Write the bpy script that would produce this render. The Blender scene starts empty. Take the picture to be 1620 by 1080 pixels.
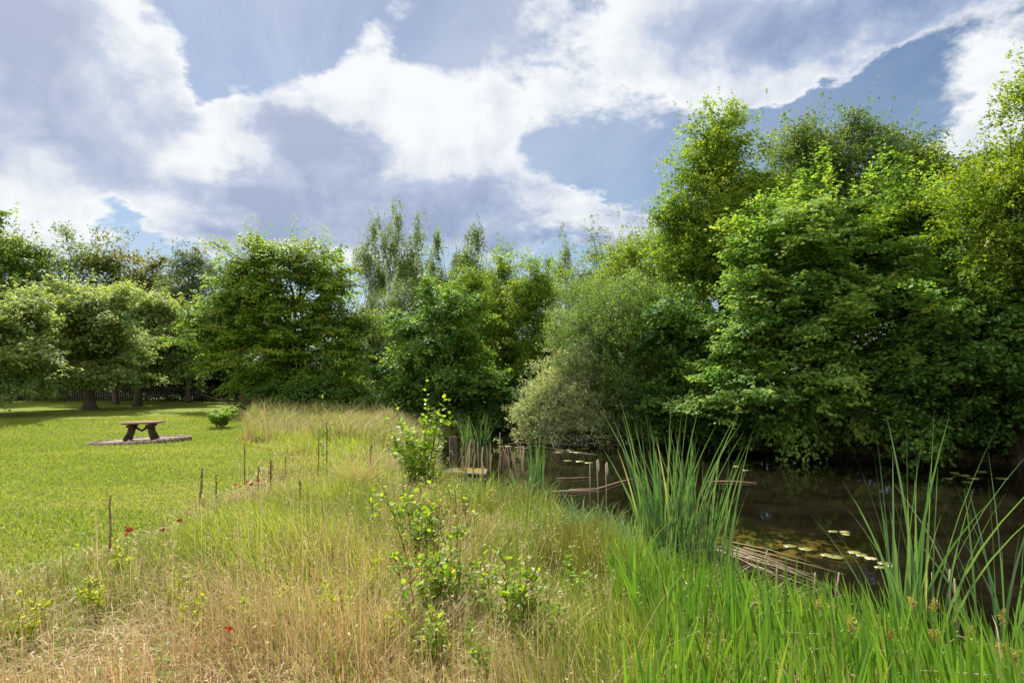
import bpy, math
import numpy as np
from mathutils import Vector

# ------------------------------------------------------------------ camera, sky, sun, exposure
S = bpy.context.scene
C = S.collection
CAMH, F, HOR = 1.6, 965.0, 600.0           # eye height, focal length in photo pixels, horizon row
cam = bpy.data.cameras.new('camera'); cam_o = bpy.data.objects.new('camera', cam); C.objects.link(cam_o)
cam_o.location = (0, 0, CAMH); cam_o.rotation_euler = (math.radians(90), 0, 0)
cam.sensor_width = 36; cam.lens = 36 * F / 1620; cam.shift_y = (HOR - 540) / 1620
cam.clip_start = 0.05; cam.clip_end = 3000
S.camera = cam_o
SUN_EL, SUN_AZ = math.radians(52), math.radians(-30)   # azimuth from +Y (into the picture) towards +X
SUN_DIR = Vector((math.sin(SUN_AZ) * math.cos(SUN_EL), math.cos(SUN_AZ) * math.cos(SUN_EL), math.sin(SUN_EL)))
sun = bpy.data.lights.new('sun', 'SUN'); sun.energy = 5.0; sun.angle = math.radians(0.5); sun.color = (1.0, 0.95, 0.86)
sun_o = bpy.data.objects.new('sun', sun); C.objects.link(sun_o)
sun_o.rotation_euler = SUN_DIR.to_track_quat('Z', 'Y').to_euler()
S.view_settings.view_transform = 'Standard'; S.view_settings.look = 'None'
S.view_settings.exposure = 0.8; S.view_settings.gamma = 1.0
S.cycles.max_bounces = 7; S.cycles.diffuse_bounces = 3; S.cycles.glossy_bounces = 3
S.cycles.transmission_bounces = 4; S.cycles.transparent_max_bounces = 8
S.cycles.sample_clamp_indirect = 6.0


class NT:
    """small helper to write node trees"""
    def __init__(s, tree): s.t = tree; s.n = tree.nodes; s.l = tree.links
    def put(s, sock, v):
        if v is None: return
        if hasattr(v, 'is_linked') or hasattr(v, 'node'): s.l.new(v, sock)
        else: sock.default_value = v
    def math(s, op, a, b=None, c=None, clamp=False):
        n = s.n.new('ShaderNodeMath'); n.operation = op; n.use_clamp = clamp
        for i, v in enumerate((a, b, c)): s.put(n.inputs[i], v)
        return n.outputs[0]
    def vmath(s, op, a, b=None):
        n = s.n.new('ShaderNodeVectorMath'); n.operation = op
        s.put(n.inputs[0], a); s.put(n.inputs[1], b)
        return n.outputs[1] if op in ('LENGTH', 'DOT_PRODUCT', 'DISTANCE') else n.outputs[0]
    def smooth(s, v, a, b, to0=0.0, to1=1.0):
        n = s.n.new('ShaderNodeMapRange'); n.interpolation_type = 'SMOOTHSTEP'
        s.put(n.inputs[0], v); n.inputs[1].default_value = a; n.inputs[2].default_value = b
        n.inputs[3].default_value = to0; n.inputs[4].default_value = to1
        return n.outputs[0]
    def noise(s, vec, scale, detail=4, rough=0.5, dist=0.0, color=False):
        n = s.n.new('ShaderNodeTexNoise'); s.put(n.inputs['Vector'], vec)
        n.inputs['Scale'].default_value = scale; n.inputs['Detail'].default_value = detail
        n.inputs['Roughness'].default_value = rough; n.inputs['Distortion'].default_value = dist
        return n.outputs['Color' if color else 'Fac']
    def ramp(s, v, stops):
        n = s.n.new('ShaderNodeValToRGB'); s.put(n.inputs[0], v); e = n.color_ramp.elements
        while len(e) < len(stops): e.new(0.5)
        for i, (p, c) in enumerate(stops): e[i].position = p; e[i].color = (*c, 1)
        return n.outputs[0]
    def mix(s, f, a, b):
        n = s.n.new('ShaderNodeMix'); n.data_type = 'RGBA'
        s.put(n.inputs[0], f)
        for sock, v in ((n.inputs[6], a), (n.inputs[7], b)):
            s.put(sock, (*v, 1) if isinstance(v, tuple) and len(v) == 3 else v)
        return n.outputs[2]
    def attr(s, name):
        n = s.n.new('ShaderNodeAttribute'); n.attribute_name = name; return n.outputs['Fac']
    def comb(s, x, y, z):
        n = s.n.new('ShaderNodeCombineXYZ')
        for i, v in enumerate((x, y, z)): s.put(n.inputs[i], v)
        return n.outputs[0]


def build_world():
    w = bpy.data.worlds.new('World'); S.world = w; w.use_nodes = True
    T = NT(w.node_tree); T.n.clear()
    sky = T.n.new('ShaderNodeTexSky'); sky.sky_type = 'NISHITA'; sky.sun_disc = False
    sky.sun_elevation = SUN_EL; sky.sun_rotation = SUN_AZ
    sky.air_density = 1.0; sky.dust_density = 0.6; sky.ozone_density = 1.4
    tc = T.n.new('ShaderNodeTexCoord'); d = T.vmath('NORMALIZE', tc.outputs['Generated'])
    sp = T.n.new('ShaderNodeSeparateXYZ'); T.l.new(d, sp.inputs[0]); x, y, z = sp.outputs
    az = T.math('ARCTAN2', x, y)
    hyp = T.math('SQRT', T.math('ADD', T.math('MULTIPLY', x, x), T.math('MULTIPLY', y, y)))
    el = T.math('ARCTAN2', z, hyp)
    # cloud plane coordinates, so that clouds flatten towards the horizon
    zz = T.math('ADD', T.math('MAXIMUM', z, 0.0), 0.22)
    pv = T.comb(T.math('DIVIDE', x, zz), T.math('DIVIDE', y, zz), z)
    wA = T.vmath('SUBTRACT', T.noise(pv, 1.5, 7, 0.62, color=True), (0.5, 0.5, 0.5))
    sw = T.n.new('ShaderNodeSeparateXYZ'); T.l.new(wA, sw.inputs[0])
    wB = T.vmath('SUBTRACT', T.noise(pv, 5.5, 5, 0.6, color=True), (0.5, 0.5, 0.5))
    sb = T.n.new('ShaderNodeSeparateXYZ'); T.l.new(wB, sb.inputs[0])
    azw = T.math('ADD', az, T.math('ADD', T.math('MULTIPLY', sw.outputs[0], 0.26), T.math('MULTIPLY', sb.outputs[0], 0.07)))
    elw = T.math('ADD', el, T.math('ADD', T.math('MULTIPLY', sw.outputs[1], 0.20), T.math('MULTIPLY', sb.outputs[1], 0.06)))
    def blob(px, py, rx, ry, rot, wt, a=azw, e=elw):
        """a cloud patch by its bearing, height above the horizon and extent, rotated by rot degrees"""
        tx = (px - 810) / F; ty = (HOR - py) / F
        a0 = math.atan(tx); e0 = math.atan(ty * math.cos(a0))
        k = math.cos(a0) ** 2 / F; k2 = math.cos(e0) ** 2 * math.cos(a0) / F
        c, s_ = math.cos(math.radians(rot)), math.sin(math.radians(rot))
        u = T.math('SUBTRACT', a, a0); v = T.math('SUBTRACT', e, e0)
        u = T.math('DIVIDE', u, k); v = T.math('DIVIDE', v, k2)
        ur = T.math('ADD', T.math('MULTIPLY', u, c / rx), T.math('MULTIPLY', v, s_ / rx))
        vr = T.math('ADD', T.math('MULTIPLY', u, -s_ / ry), T.math('MULTIPLY', v, c / ry))
        r2 = T.math('ADD', T.math('MULTIPLY', ur, ur), T.math('MULTIPLY', vr, vr))
        return T.math('MULTIPLY', T.math('EXPONENT', T.math('MULTIPLY', r2, -1.0)), wt)
    def total(lst):
        o = lst[0]
        for q in lst[1:]: o = T.math('ADD', o, q)
        return o
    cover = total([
        blob(90, 90, 250, 165, -20, 1.5), blob(250, 200, 100, 80, -30, 0.7),
        blob(440, 235, 270, 105, 0, 1.0), blob(620, 160, 130, 75, -30, 1.0), blob(720, 270, 150, 70, -10, 0.85),
        blob(350, 300, 220, 70, -5, .9), blob(300, 350, 200, 40, 0, .7), blob(560, 320, 200, 60, 0, 0.75),
        blob(1120, 40, 190, 120, -25, 1.1), blob(1400, 30, 300, 100, 10, 1.3),
        blob(1570, 185, 130, 58, 28, 1.3), blob(40, 345, 110, 60, -20, 1.2), blob(890, 355, 160, 42, 5, 1.1),
        blob(370, 65, 30, 45, -30, .55), blob(620, 30, 60, 45, 30, .6), blob(850, 140, 200, 75, 10, 0.62), blob(900, 325, 110, 30, -5, .7),
        blob(-300, 200, 260, 200, 0, 1.0), blob(1950, 150, 220, 110, 0, .8), blob(1000, -350, 500, 250, 0, .8), T.smooth(y, .1, -.25, 0.0, 1.0),  # last term: cloud cover added behind the camera, carries the fill light
        blob(330, 110, 40, 110, -20, -0.9), blob(190, 345, 60, 30, -10, -0.7), blob(1330, 160, 130, 30, 15, -0.9),
        blob(890, 250, 80, 45, 0, -0.3), blob(500, 20, 110, 80, 0, -.6), blob(130, 290, 90, 25, 0, -.25)])
    n1 = T.noise(pv, 2.6, 8, 0.62)
    n2 = T.noise(pv, 1.1, 5, 0.55)
    n3 = T.math('SUBTRACT', T.noise(pv, 8.0, 7, 0.65, .3), 0.5)
    dens = T.math('ADD', T.math('ADD', cover, T.math('ADD', T.math('MULTIPLY', n3, .7), T.math('MULTIPLY', T.math('SUBTRACT', T.noise(d, 14.0, 6, 0.65, .2), 0.5), .6))), T.math('MULTIPLY', T.math('SUBTRACT', n1, 0.5), 1.3))
    cov = T.smooth(dens, 0.28, 0.62)
    thin = T.math('MULTIPLY', T.smooth(T.noise(T.vmath('MULTIPLY', pv, (1.0, 0.45, 1.0)), 1.7, 8, 0.66, 0.4), 0.30, 0.74), 0.62)
    # thickness: grey where the cloud is deep, white where the sun comes through
    dark = total([
        blob(150, 150, 210, 100, -25, 1.1), blob(60, 60, 220, 90, -10, 0.55), blob(285, 205, 60, 45, -30, .5),
        blob(515, 215, 95, 48, -20, 1.9), blob(600, 335, 260, 42, -5, 0.95), blob(390, 330, 240, 45, 0, 0.75),
        blob(1330, 30, 220, 60, 5, 1.0), blob(1150, 10, 120, 60, 0, .45), blob(1520, 20, 180, 60, 10, .7),
        blob(870, 385, 120, 22, 0, .8), blob(30, 380, 90, 25, 0, .3), blob(740, 300, 60, 25, 0, .6),
        blob(640, 140, 150, 60, -30, -0.9), blob(330, 250, 60, 110, -35, -.6), blob(1600, 150, 120, 50, 30, -.5),
        blob(-300, 150, 260, 160, 0, .8), blob(1900, 100, 250, 110, 0, .6)])
    n4 = T.math('SUBTRACT', T.noise(d, 11.0, 6, 0.62, .25), 0.5); n5 = T.math('SUBTRACT', T.noise(d, 4.5, 4, 0.55), 0.5)
    dk = T.math('ADD', 0.47, T.math('MULTIPLY', T.math('TANH', T.math('MULTIPLY', T.math('SUBTRACT', dark, 0.45), 1.8)), 0.42))
    dk = T.math('ADD', dk, T.math('ADD', T.math('MULTIPLY', n4, 1.25), T.math('MULTIPLY', n5, 1.3)))
    dk = T.math('ADD', dk, T.math('MULTIPLY', T.math('SUBTRACT', n1, 0.5), 0.35))
    dk = T.math('SUBTRACT', dk, T.smooth(dens, 0.95, 0.3, 0.0, 0.22))      # thin edges let the light through
    glow = T.smooth(T.vmath('DOT_PRODUCT', d, tuple(SUN_DIR)), 0.55, 1.0)
    ccol = T.ramp(dk, [(0.02, (9.3, 9.6, 9.9)), (0.28, (7.2, 7.7, 8.6)), (0.50, (4.2, 5.1, 7.0)), (0.80, (2.5, 3.4, 5.6))])
    ccol = T.mix(T.math('MULTIPLY', glow, 0.35), ccol, (9.5, 9.6, 9.6))
    vcol = T.mix(glow, (5.2, 6.1, 7.9), (7.6, 8.0, 8.6))
    hs = T.n.new('ShaderNodeHueSaturation'); T.l.new(sky.outputs[0], hs.inputs['Color']); hs.inputs['Saturation'].default_value = 1.0
    base = T.mix(T.math('MULTIPLY', thin, T.math('ADD', 0.65, T.math('MULTIPLY', glow, 0.45))), hs.outputs[0], vcol)
    ccol = T.mix(T.smooth(y, .1, -.3), ccol, (12.5, 12.3, 11.8))   # unseen bright cloud added behind the camera, fill light for the shaded tree fronts
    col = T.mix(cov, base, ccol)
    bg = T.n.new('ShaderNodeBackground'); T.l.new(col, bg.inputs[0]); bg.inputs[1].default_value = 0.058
    out = T.n.new('ShaderNodeOutputWorld'); T.l.new(bg.outputs[0], out.inputs[0])
    w.cycles.sampling_method = 'MANUAL'; w.cycles.sample_map_resolution = 512
build_world()

# ------------------------------------------------------------------ helpers
def P(px, d): return (px - 810) / F * d                      # photo column at a distance -> x
def Zp(py, d): return CAMH - (py - HOR) / F * d              # photo row at a distance -> height
WATER = -0.55

def prop(o, label=None, cat=None, group=None, kind=None):
    for k, v in (('label', label), ('category', cat), ('group', group), ('kind', kind)):
        if v: o[k] = v
    return o

def empty(name, loc, label, cat, group=None):
    o = bpy.data.objects.new(name, None); C.objects.link(o); o.location = loc
    o.empty_display_size = 0.2
    return prop(o, label, cat, group)

def link(name, me, mat, parent=None):
    o = bpy.data.objects.new(name, me); C.objects.link(o)
    if mat is not None and not me.materials: me.materials.append(mat)
    if parent is not None: o.parent = parent
    return o

def mesh(name, V, Fc, attrs=None, smooth=False):
    """V (N,3), Fc list of arrays each (M,k)"""
    me = bpy.data.meshes.new(name)
    V = np.ascontiguousarray(V, dtype=np.float32)
    if not isinstance(Fc, (list, tuple)): Fc = [Fc]
    Fc = [f for f in Fc if len(f)]
    me.vertices.add(len(V)); me.vertices.foreach_set('co', V.ravel())
    nl = sum(f.size for f in Fc); me.loops.add(nl)
    me.loops.foreach_set('vertex_index', np.concatenate([f.ravel() for f in Fc]).astype(np.int32))
    tot = np.concatenate([np.full(len(f), f.shape[1], dtype=np.int32) for f in Fc])
    st = np.concatenate([[0], np.cumsum(tot)[:-1]]).astype(np.int32)
    me.polygons.add(len(tot)); me.polygons.foreach_set('loop_start', st); me.polygons.foreach_set('loop_total', tot)
    if smooth: me.polygons.foreach_set('use_smooth', np.ones(len(tot), dtype=bool))
    for k, v in (attrs or {}).items():
        a = me.attributes.new(k, 'FLOAT', 'POINT'); a.data.foreach_set('value', np.ascontiguousarray(v, dtype=np.float32))
    me.update(calc_edges=True)
    return me

class Acc:
    """collects pieces with one vertex attribute into one mesh"""
    def __init__(s): s.V = []; s.F = {}; s.T = []; s.n = 0
    def add(s, V, Fs, t=0.5):
        V = np.asarray(V, float)
        for f in (Fs if isinstance(Fs, list) else [Fs]):
            f = np.asarray(f)
            if len(f): s.F.setdefault(f.shape[1], []).append(f + s.n)
        s.V.append(V); s.T.append(np.full(len(V), t) if np.isscalar(t) else np.asarray(t)); s.n += len(V)
        return s
    def mesh(s, name, smooth=False):
        return mesh(name, np.concatenate(s.V), [np.concatenate(f) for f in s.F.values()], {'tint': np.concatenate(s.T)}, smooth)
    def build(s, name, mat, parent=None, smooth=False): return link(name, s.mesh(name, smooth), mat, parent)

def norm(a): return a / np.maximum(np.linalg.norm(a, axis=-1, keepdims=True), 1e-9)

def tube(path, rad, n=8, rng=None, rough=0.0):
    path = np.asarray(path, float); rad = np.asarray(rad, float); m = len(path)
    t = norm(np.gradient(path, axis=0))
    ref = np.where(np.abs(t[:, :1]) > 0.9, [[0, 1.0, 0]], [[1.0, 0, 0]])
    ref = np.repeat([[0.35, 0.93, 0.1]], m, axis=0)
    u = norm(np.cross(t, ref)); v = np.cross(t, u)
    a = np.linspace(0, 2 * np.pi, n, endpoint=False)
    rr = rad[:, None] * np.ones(n)[None]
    if rough and rng is not None:
        rr = rr * (1 + rough * (np.sin(a * 3 + rng.uniform(0, 6)) * .6 + rng.normal(0, .5, (m, n)) * .6)[...])
    V = path[:, None] + rr[..., None] * (np.cos(a)[None, :, None] * u[:, None] + np.sin(a)[None, :, None] * v[:, None])
    i = np.arange(m - 1)[:, None] * n; j = np.arange(n)[None]; k = (j + 1) % n
    f = np.stack([i + j, i + k, i + n + k, i + n + j], -1).reshape(-1, 4)
    V = V.reshape(-1, 3)
    caps = [np.arange(n)[None, ::-1], (np.arange(n) + (m - 1) * n)[None]]
    return V, [f] + ([np.concatenate(caps)] if n != 4 else [np.concatenate(caps)])

def box(c, s, rz=0.0, ry=0.0, rx=0.0, bev=0.0):
    """chamfered box"""
    x, y, z = np.array(s) / 2; b = min(bev, x * .9, y * .9, z * .9)
    if b <= 0:
        V = np.array([[i * x, j * y, k * z] for k in (-1, 1) for j in (-1, 1) for i in (-1, 1)], float)
        Fs = [np.array([[0, 2, 3, 1], [4, 5, 7, 6], [0, 1, 5, 4], [2, 6, 7, 3], [0, 4, 6, 2], [1, 3, 7, 5]])]
    else:
        V = []; idx = {}
        for i in (-1, 1):
            for j in (-1, 1):
                for k in (-1, 1):
                    for ax in range(3):
                        p = [i * (x - b), j * (y - b), k * (z - b)]; p[ax] = (i, j, k)[ax] * (x, y, z)[ax]
                        idx[(i, j, k, ax)] = len(V); V.append(p)
        q = []; t3 = []
        for ax in range(3):
            o = [a for a in range(3) if a != ax]
            for s_ in (-1, 1):
                ring = []
                for (a, bb) in ((-1, -1), (1, -1), (1, 1), (-1, 1)):
                    key = [0, 0, 0]; key[ax] = s_; key[o[0]] = a; key[o[1]] = bb; ring.append(idx[(*key, ax)])
                q.append(ring)
            for a in (-1, 1):
                for bb in (-1, 1):
                    k0 = [0, 0, 0]; k0[ax] = -1; k0[o[0]] = a; k0[o[1]] = bb
                    k1 = list(k0); k1[ax] = 1
                    q.append([idx[(*k0, o[0])], idx[(*k1, o[0])], idx[(*k1, o[1])], idx[(*k0, o[1])]])
        for i in (-1, 1):
            for j in (-1, 1):
                for k in (-1, 1): t3.append([idx[(i, j, k, a)] for a in range(3)])
        V = np.array(V, float); Fs = [np.array(q), np.array(t3)]
    cx, sx = math.cos(rx), math.sin(rx); cy, sy = math.cos(ry), math.sin(ry); cz, sz = math.cos(rz), math.sin(rz)
    R = np.array([[cz, -sz, 0], [sz, cz, 0], [0, 0, 1]]) @ np.array([[cy, 0, sy], [0, 1, 0], [-sy, 0, cy]]) @ np.array([[1, 0, 0], [0, cx, -sx], [0, sx, cx]])
    return V @ R.T + np.array(c), Fs

def vnoise(x, y, seed, scale):
    """smooth pseudo noise in about 0..1"""
    r = np.random.default_rng(seed); o = np.zeros_like(np.asarray(x, float)); tot = 0
    for k in range(9):
        f = scale * (0.6 + 0.35 * k); a = r.uniform(0, 6.28); ph = r.uniform(0, 6.28); w_ = 1 / (1 + .35 * k)
        o = o + w_ * np.sin((x * math.cos(a) + y * math.sin(a)) * f + ph + 1.3 * np.sin((x * math.sin(a) - y * math.cos(a)) * f * .7 + ph * 2)); tot += w_
    return 0.5 + 0.5 * o / tot * 1.8

# ------------------------------------------------------------------ lie of the land
POND = np.array([(30, -4), (9, 0), (5.4, 2.2), (3.95, 3.4), (3.05, 4.35), (2.45, 5.1), (1.95, 5.9), (1.3, 7.1), (0.6, 8.5), (-0.2, 10.0), (-1.05, 11.7), (-1.8, 13.8),
                 (-2.2, 17), (-2.6, 21), (-2.2, 25), (-0.5, 27.5), (2.2, 27.2), (4.2, 24), (6.3, 20.8), (8.8, 18.0), (12.4, 15.4), (17, 13.6), (30, 12)], float)
MEAD = np.array([(-6, 2.0), (-4.4, 3.8), (-3.75, 4.9), (-3.55, 5.9), (-3.8, 7.3), (-3.85, 8.8), (-4.4, 10.5), (-4.75, 12.3), (-5.6, 13.8), (-7.0, 15.8),
                 (-9.0, 20.6), (-11.0, 25), (-9, 30), (10, 45), (60, 45), (60, -30), (-6, -30)], float)

def sdist(x, y, poly):
    """signed distance to a polygon, negative inside"""
    x = np.asarray(x, float); y = np.asarray(y, float); best = np.full(x.shape, 1e9); ins = np.zeros(x.shape, bool)
    for i in range(len(poly)):
        ax, ay = poly[i]; bx, by = poly[(i + 1) % len(poly)]
        dx, dy = bx - ax, by - ay
        t = np.clip(((x - ax) * dx + (y - ay) * dy) / (dx * dx + dy * dy), 0, 1)
        best = np.minimum(best, np.hypot(x - ax - t * dx, y - ay - t * dy))
        c = ((ay > y) != (by > y)) & (x < (bx - ax) * (y - ay) / (by - ay + 1e-12) + ax)
        ins ^= c
    return np.where(ins, -best, best)

def sst(v, a, b):
    t = np.clip((v - a) / (b - a), 0, 1); return t * t * (3 - 2 * t)

def gz(x, y):
    x = np.asarray(x, float); y = np.asarray(y, float)
    d = sdist(x, y, POND)
    bank = sst(d, -0.15, 2.2) * (WATER * -1 + 0.02) + WATER - 0.02
    bed = WATER - 0.02 - 0.9 * sst(-d, 0, 2.5)
    z = np.where(d > 0, bank, bed)
    und = 0.05 * (vnoise(x, y, 3, .45) - .5) + 0.12 * (vnoise(x, y, 4, .12) - .5)
    lawn = sst(d, 1.5, 6)
    slope = 0.16 * sst(y, 17, 23) * sst(-x, 3, 8)            # the lawn rises a little behind the table
    rough = 0.05 * (vnoise(x, y, 5, 2.6) - .5) * sst(d, 0, .6)
    return z + und * lawn + slope + rough * (1 - 0.8 * sst(sdist(x, y, MEAD), -0.2, .2))

# ------------------------------------------------------------------ materials
def mat(name):
    m = bpy.data.materials.new(name); m.use_nodes = True; m.node_tree.nodes.clear(); return m, NT(m.node_tree)

def leaf_mat(name, dark, light, trans=0.42, rough=0.5, spec=0.22, tcol=1.8, yellow=None, tblue=.45):
    m, T = mat(name)
    f = T.attr('tint'); c = T.mix(T.math('MULTIPLY', f, 1.0, clamp=True), dark, light)
    if yellow: c = T.mix(T.smooth(f, 1.15, 1.6), c, yellow)
    p = T.n.new('ShaderNodeBsdfPrincipled'); T.put(p.inputs['Base Color'], c)
    p.inputs['Roughness'].default_value = rough; p.inputs['Specular IOR Level'].default_value = spec
    g = T.n.new('ShaderNodeMixRGB'); g.blend_type = 'MULTIPLY'; g.inputs[0].default_value = 1
    T.l.new(c, g.inputs[1]); g.inputs[2].default_value = (tcol * 1.06, tcol * 1.1, tcol * tblue, 1)
    t = T.n.new('ShaderNodeBsdfTranslucent'); T.l.new(g.outputs[0], t.inputs[0])
    mx = T.n.new('ShaderNodeMixShader'); mx.inputs[0].default_value = trans
    T.l.new(p.outputs[0], mx.inputs[1]); T.l.new(t.outputs[0], mx.inputs[2])
    o = T.n.new('ShaderNodeOutputMaterial'); T.l.new(mx.outputs[0], o.inputs[0])
    return m

def simple_mat(name, a, b, scale=8, rough=0.8, bump=0.3, stretch=(1, 1, 1), metallic=0.0, spec=0.3, dist=0.01):
    m, T = mat(name)
    tc = T.n.new('ShaderNodeTexCoord'); v = T.vmath('MULTIPLY', tc.outputs['Object'], stretch)
    n = T.noise(v, scale, 6, 0.62, 0.3); n2 = T.noise(v, scale * 4, 3, 0.6)
    c = T.mix(T.smooth(n, 0.3, 0.7), a, b); c = T.mix(T.math('MULTIPLY', T.smooth(n2, .45, .75), .45), c, tuple(q * .45 for q in a))
    p = T.n.new('ShaderNodeBsdfPrincipled'); T.put(p.inputs['Base Color'], c)
    p.inputs['Roughness'].default_value = rough; p.inputs['Metallic'].default_value = metallic; p.inputs['Specular IOR Level'].default_value = spec
    if bump:
        bp = T.n.new('ShaderNodeBump'); bp.inputs['Strength'].default_value = bump; bp.inputs['Distance'].default_value = dist
        T.l.new(T.math('ADD', n, n2), bp.inputs['Height']); T.l.new(bp.outputs[0], p.inputs['Normal'])
    o = T.n.new('ShaderNodeOutputMaterial'); T.l.new(p.outputs[0], o.inputs[0])
    return m

M = {}
M['bark'] = simple_mat('bark', (.085, .062, .042), (.19, .155, .11), 5, .9, .9, (3, 3, .6), dist=.03)
M['bark_dark'] = simple_mat('bark_dark', (.05, .042, .032), (.11, .095, .072), 5, .9, .8, (3, 3, .6), dist=.03)
M['bark_birch'] = simple_mat('bark_birch', (.55, .52, .47), (.20, .18, .16), 3, .7, .3, (.6, .6, 4))
M['oak'] = leaf_mat('leaves_oak', (0.053, 0.113, 0.018), (0.198, 0.276, 0.050), yellow=(.20, .21, .04))
M['ash'] = leaf_mat('leaves_ash', (0.055, 0.099, 0.031), (0.163, 0.223, 0.083))
M['brown'] = leaf_mat('leaves_brownish', (0.063, 0.092, 0.020), (0.204, 0.194, 0.047), yellow=(.20, .12, .04))
M['blue'] = leaf_mat('leaves_bluish', (0.049, 0.094, 0.049), (0.154, 0.189, 0.108), rough=.6)
M['orchard'] = leaf_mat('leaves_orchard', (0.101, 0.178, 0.062), (0.330, 0.367, 0.162), rough=.55, spec=.2, yellow=(.20, .24, .06))
M['hornbeam'] = leaf_mat('leaves_hornbeam', (0.057, 0.134, 0.018), (0.235, 0.345, 0.048), yellow=(.27, .24, .04))
M['birch'] = leaf_mat('leaves_birch', (0.083, 0.134, 0.041), (0.226, 0.285, 0.127), rough=.55)
M['alder'] = leaf_mat('leaves_alder', (0.066, 0.133, 0.019), (0.237, 0.333, 0.040), yellow=(.20, .23, .03))
M['maple'] = leaf_mat('leaves_maple', (0.047, 0.121, 0.024), (0.166, 0.284, 0.058), yellow=(.22, .26, .03))
M['willow'] = leaf_mat('leaves_willow', (0.068, 0.118, 0.044), (0.207, 0.293, 0.089), rough=.5)
M['silver'] = leaf_mat('leaves_silver', (0.178, 0.235, 0.121), (0.448, 0.455, 0.296), rough=.55)
M['hazel'] = leaf_mat('leaves_hazel', (0.055, 0.141, 0.030), (0.267, 0.393, 0.087), rough=.6, spec=.15, yellow=(.33, .38, .07))
M['cherry'] = leaf_mat('leaves_cherry', (0.051, 0.097, 0.029), (0.148, 0.215, 0.070), rough=.45, yellow=(.17, .17, .05))
M['lime'] = leaf_mat('leaves_bright', (0.069, 0.128, 0.015), (0.245, 0.324, 0.034), yellow=(.27, .29, .03))
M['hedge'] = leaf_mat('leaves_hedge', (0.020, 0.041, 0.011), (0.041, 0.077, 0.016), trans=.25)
M['sapling'] = leaf_mat('leaves_sapling', (.10, .19, .02), (.235, .335, .035), trans=.5, rough=.4, yellow=(.42, .36, .02))
M['grass'] = leaf_mat('meadow_grass', (.125, .175, .030), (.33, .375, .075), trans=.42, rough=.5, tcol=1.5)
M['straw'] = leaf_mat('dry_grass', (.40, .30, .15), (.72, .58, .34), trans=.25, rough=.6, tcol=1.0, tblue=.75, yellow=(.50, .24, .12))
M['lawn'] = leaf_mat('lawn_grass', (.13, .19, .022), (.31, .345, .060), trans=.4, rough=.55, tcol=1.5, yellow=(.36, .31, .12))
M['reed'] = leaf_mat('reed_leaves', (.060, .155, .016), (.200, .340, .040), trans=.38, rough=.42, spec=.45, tcol=1.5, yellow=(.32, .31, .10))
M['cattail'] = leaf_mat('cattail_leaves', (.055, .135, .05), (.165, .265, .095), trans=.33, rough=.42, spec=.5, tcol=1.5, yellow=(.36, .35, .16))
M['rush'] = leaf_mat('rush_stems', (.10, .13, .025), (.26, .17, .06), trans=.3, rough=.5, tcol=1.3)
M['herb'] = leaf_mat('herb_leaves', (.10, .18, .035), (.22, .31, .06), trans=.45, rough=.5)
M['yellowherb'] = leaf_mat('spurge_leaves', (.22, .26, .02), (.42, .42, .03), trans=.45, rough=.5)
M['dock'] = leaf_mat('dry_dock', (.085, .045, .025), (.20, .105, .055), trans=.15, rough=.8)
M['poppy'] = leaf_mat('poppy_petals', (.22, .018, .015), (.34, .035, .03), trans=.45, rough=.5, tcol=1.2)
M['sedge'] = leaf_mat('sedge_flower', (.28, .19, .05), (.50, .37, .13), trans=.3, rough=.7)
M['deadreed'] = leaf_mat('dead_reed', (.26, .19, .13), (.50, .40, .29), trans=.12, rough=.75)
M['stake'] = simple_mat('stake_wood', (.13, .085, .05), (.24, .17, .10), 12, .9, .4, (3, 3, .4))
M['table'] = simple_mat('table_wood', (.17, .08, .05), (.31, .165, .105), 9, .65, .4, (.5, 5, 5))
M['tabledark'] = simple_mat('leg_wood', (.035, .02, .015), (.08, .045, .03), 9, .8, .5, (3, 3, .5))
M['brick'] = simple_mat('old_brick', (.19, .13, .105), (.32, .245, .205), 7, .9, .6)
M['slate'] = simple_mat('sand_fill', (.20, .18, .13), (.33, .29, .20), 9, .95, .6)
M['postwood'] = simple_mat('post_wood', (.05, .035, .028), (.12, .085, .06), 9, .9, .6, (3, 3, .5))
M['jetty'] = simple_mat('jetty_wood', (.30, .26, .20), (.50, .45, .36), 9, .85, .5, (.7, 4, 4))
M['moss'] = simple_mat('moss', (.30, .24, .04), (.42, .30, .05), 25, .95, .8)
M['fence'] = simple_mat('fence_wood', (.09, .08, .07), (.18, .16, .13), 9, .9, .4, (3, 3, .5))
M['stick'] = simple_mat('stick_wood', (.22, .14, .09), (.38, .26, .17), 9, .85, .4)
M['pad'] = leaf_mat('lily_pad', (.16, .18, .045), (.31, .31, .10), trans=.05, rough=.28, spec=.6, yellow=(.62, .52, .26))
M['thistle'] = leaf_mat('dark_flower', (.05, .03, .035), (.12, .07, .08), trans=.1, rough=.8)

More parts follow.
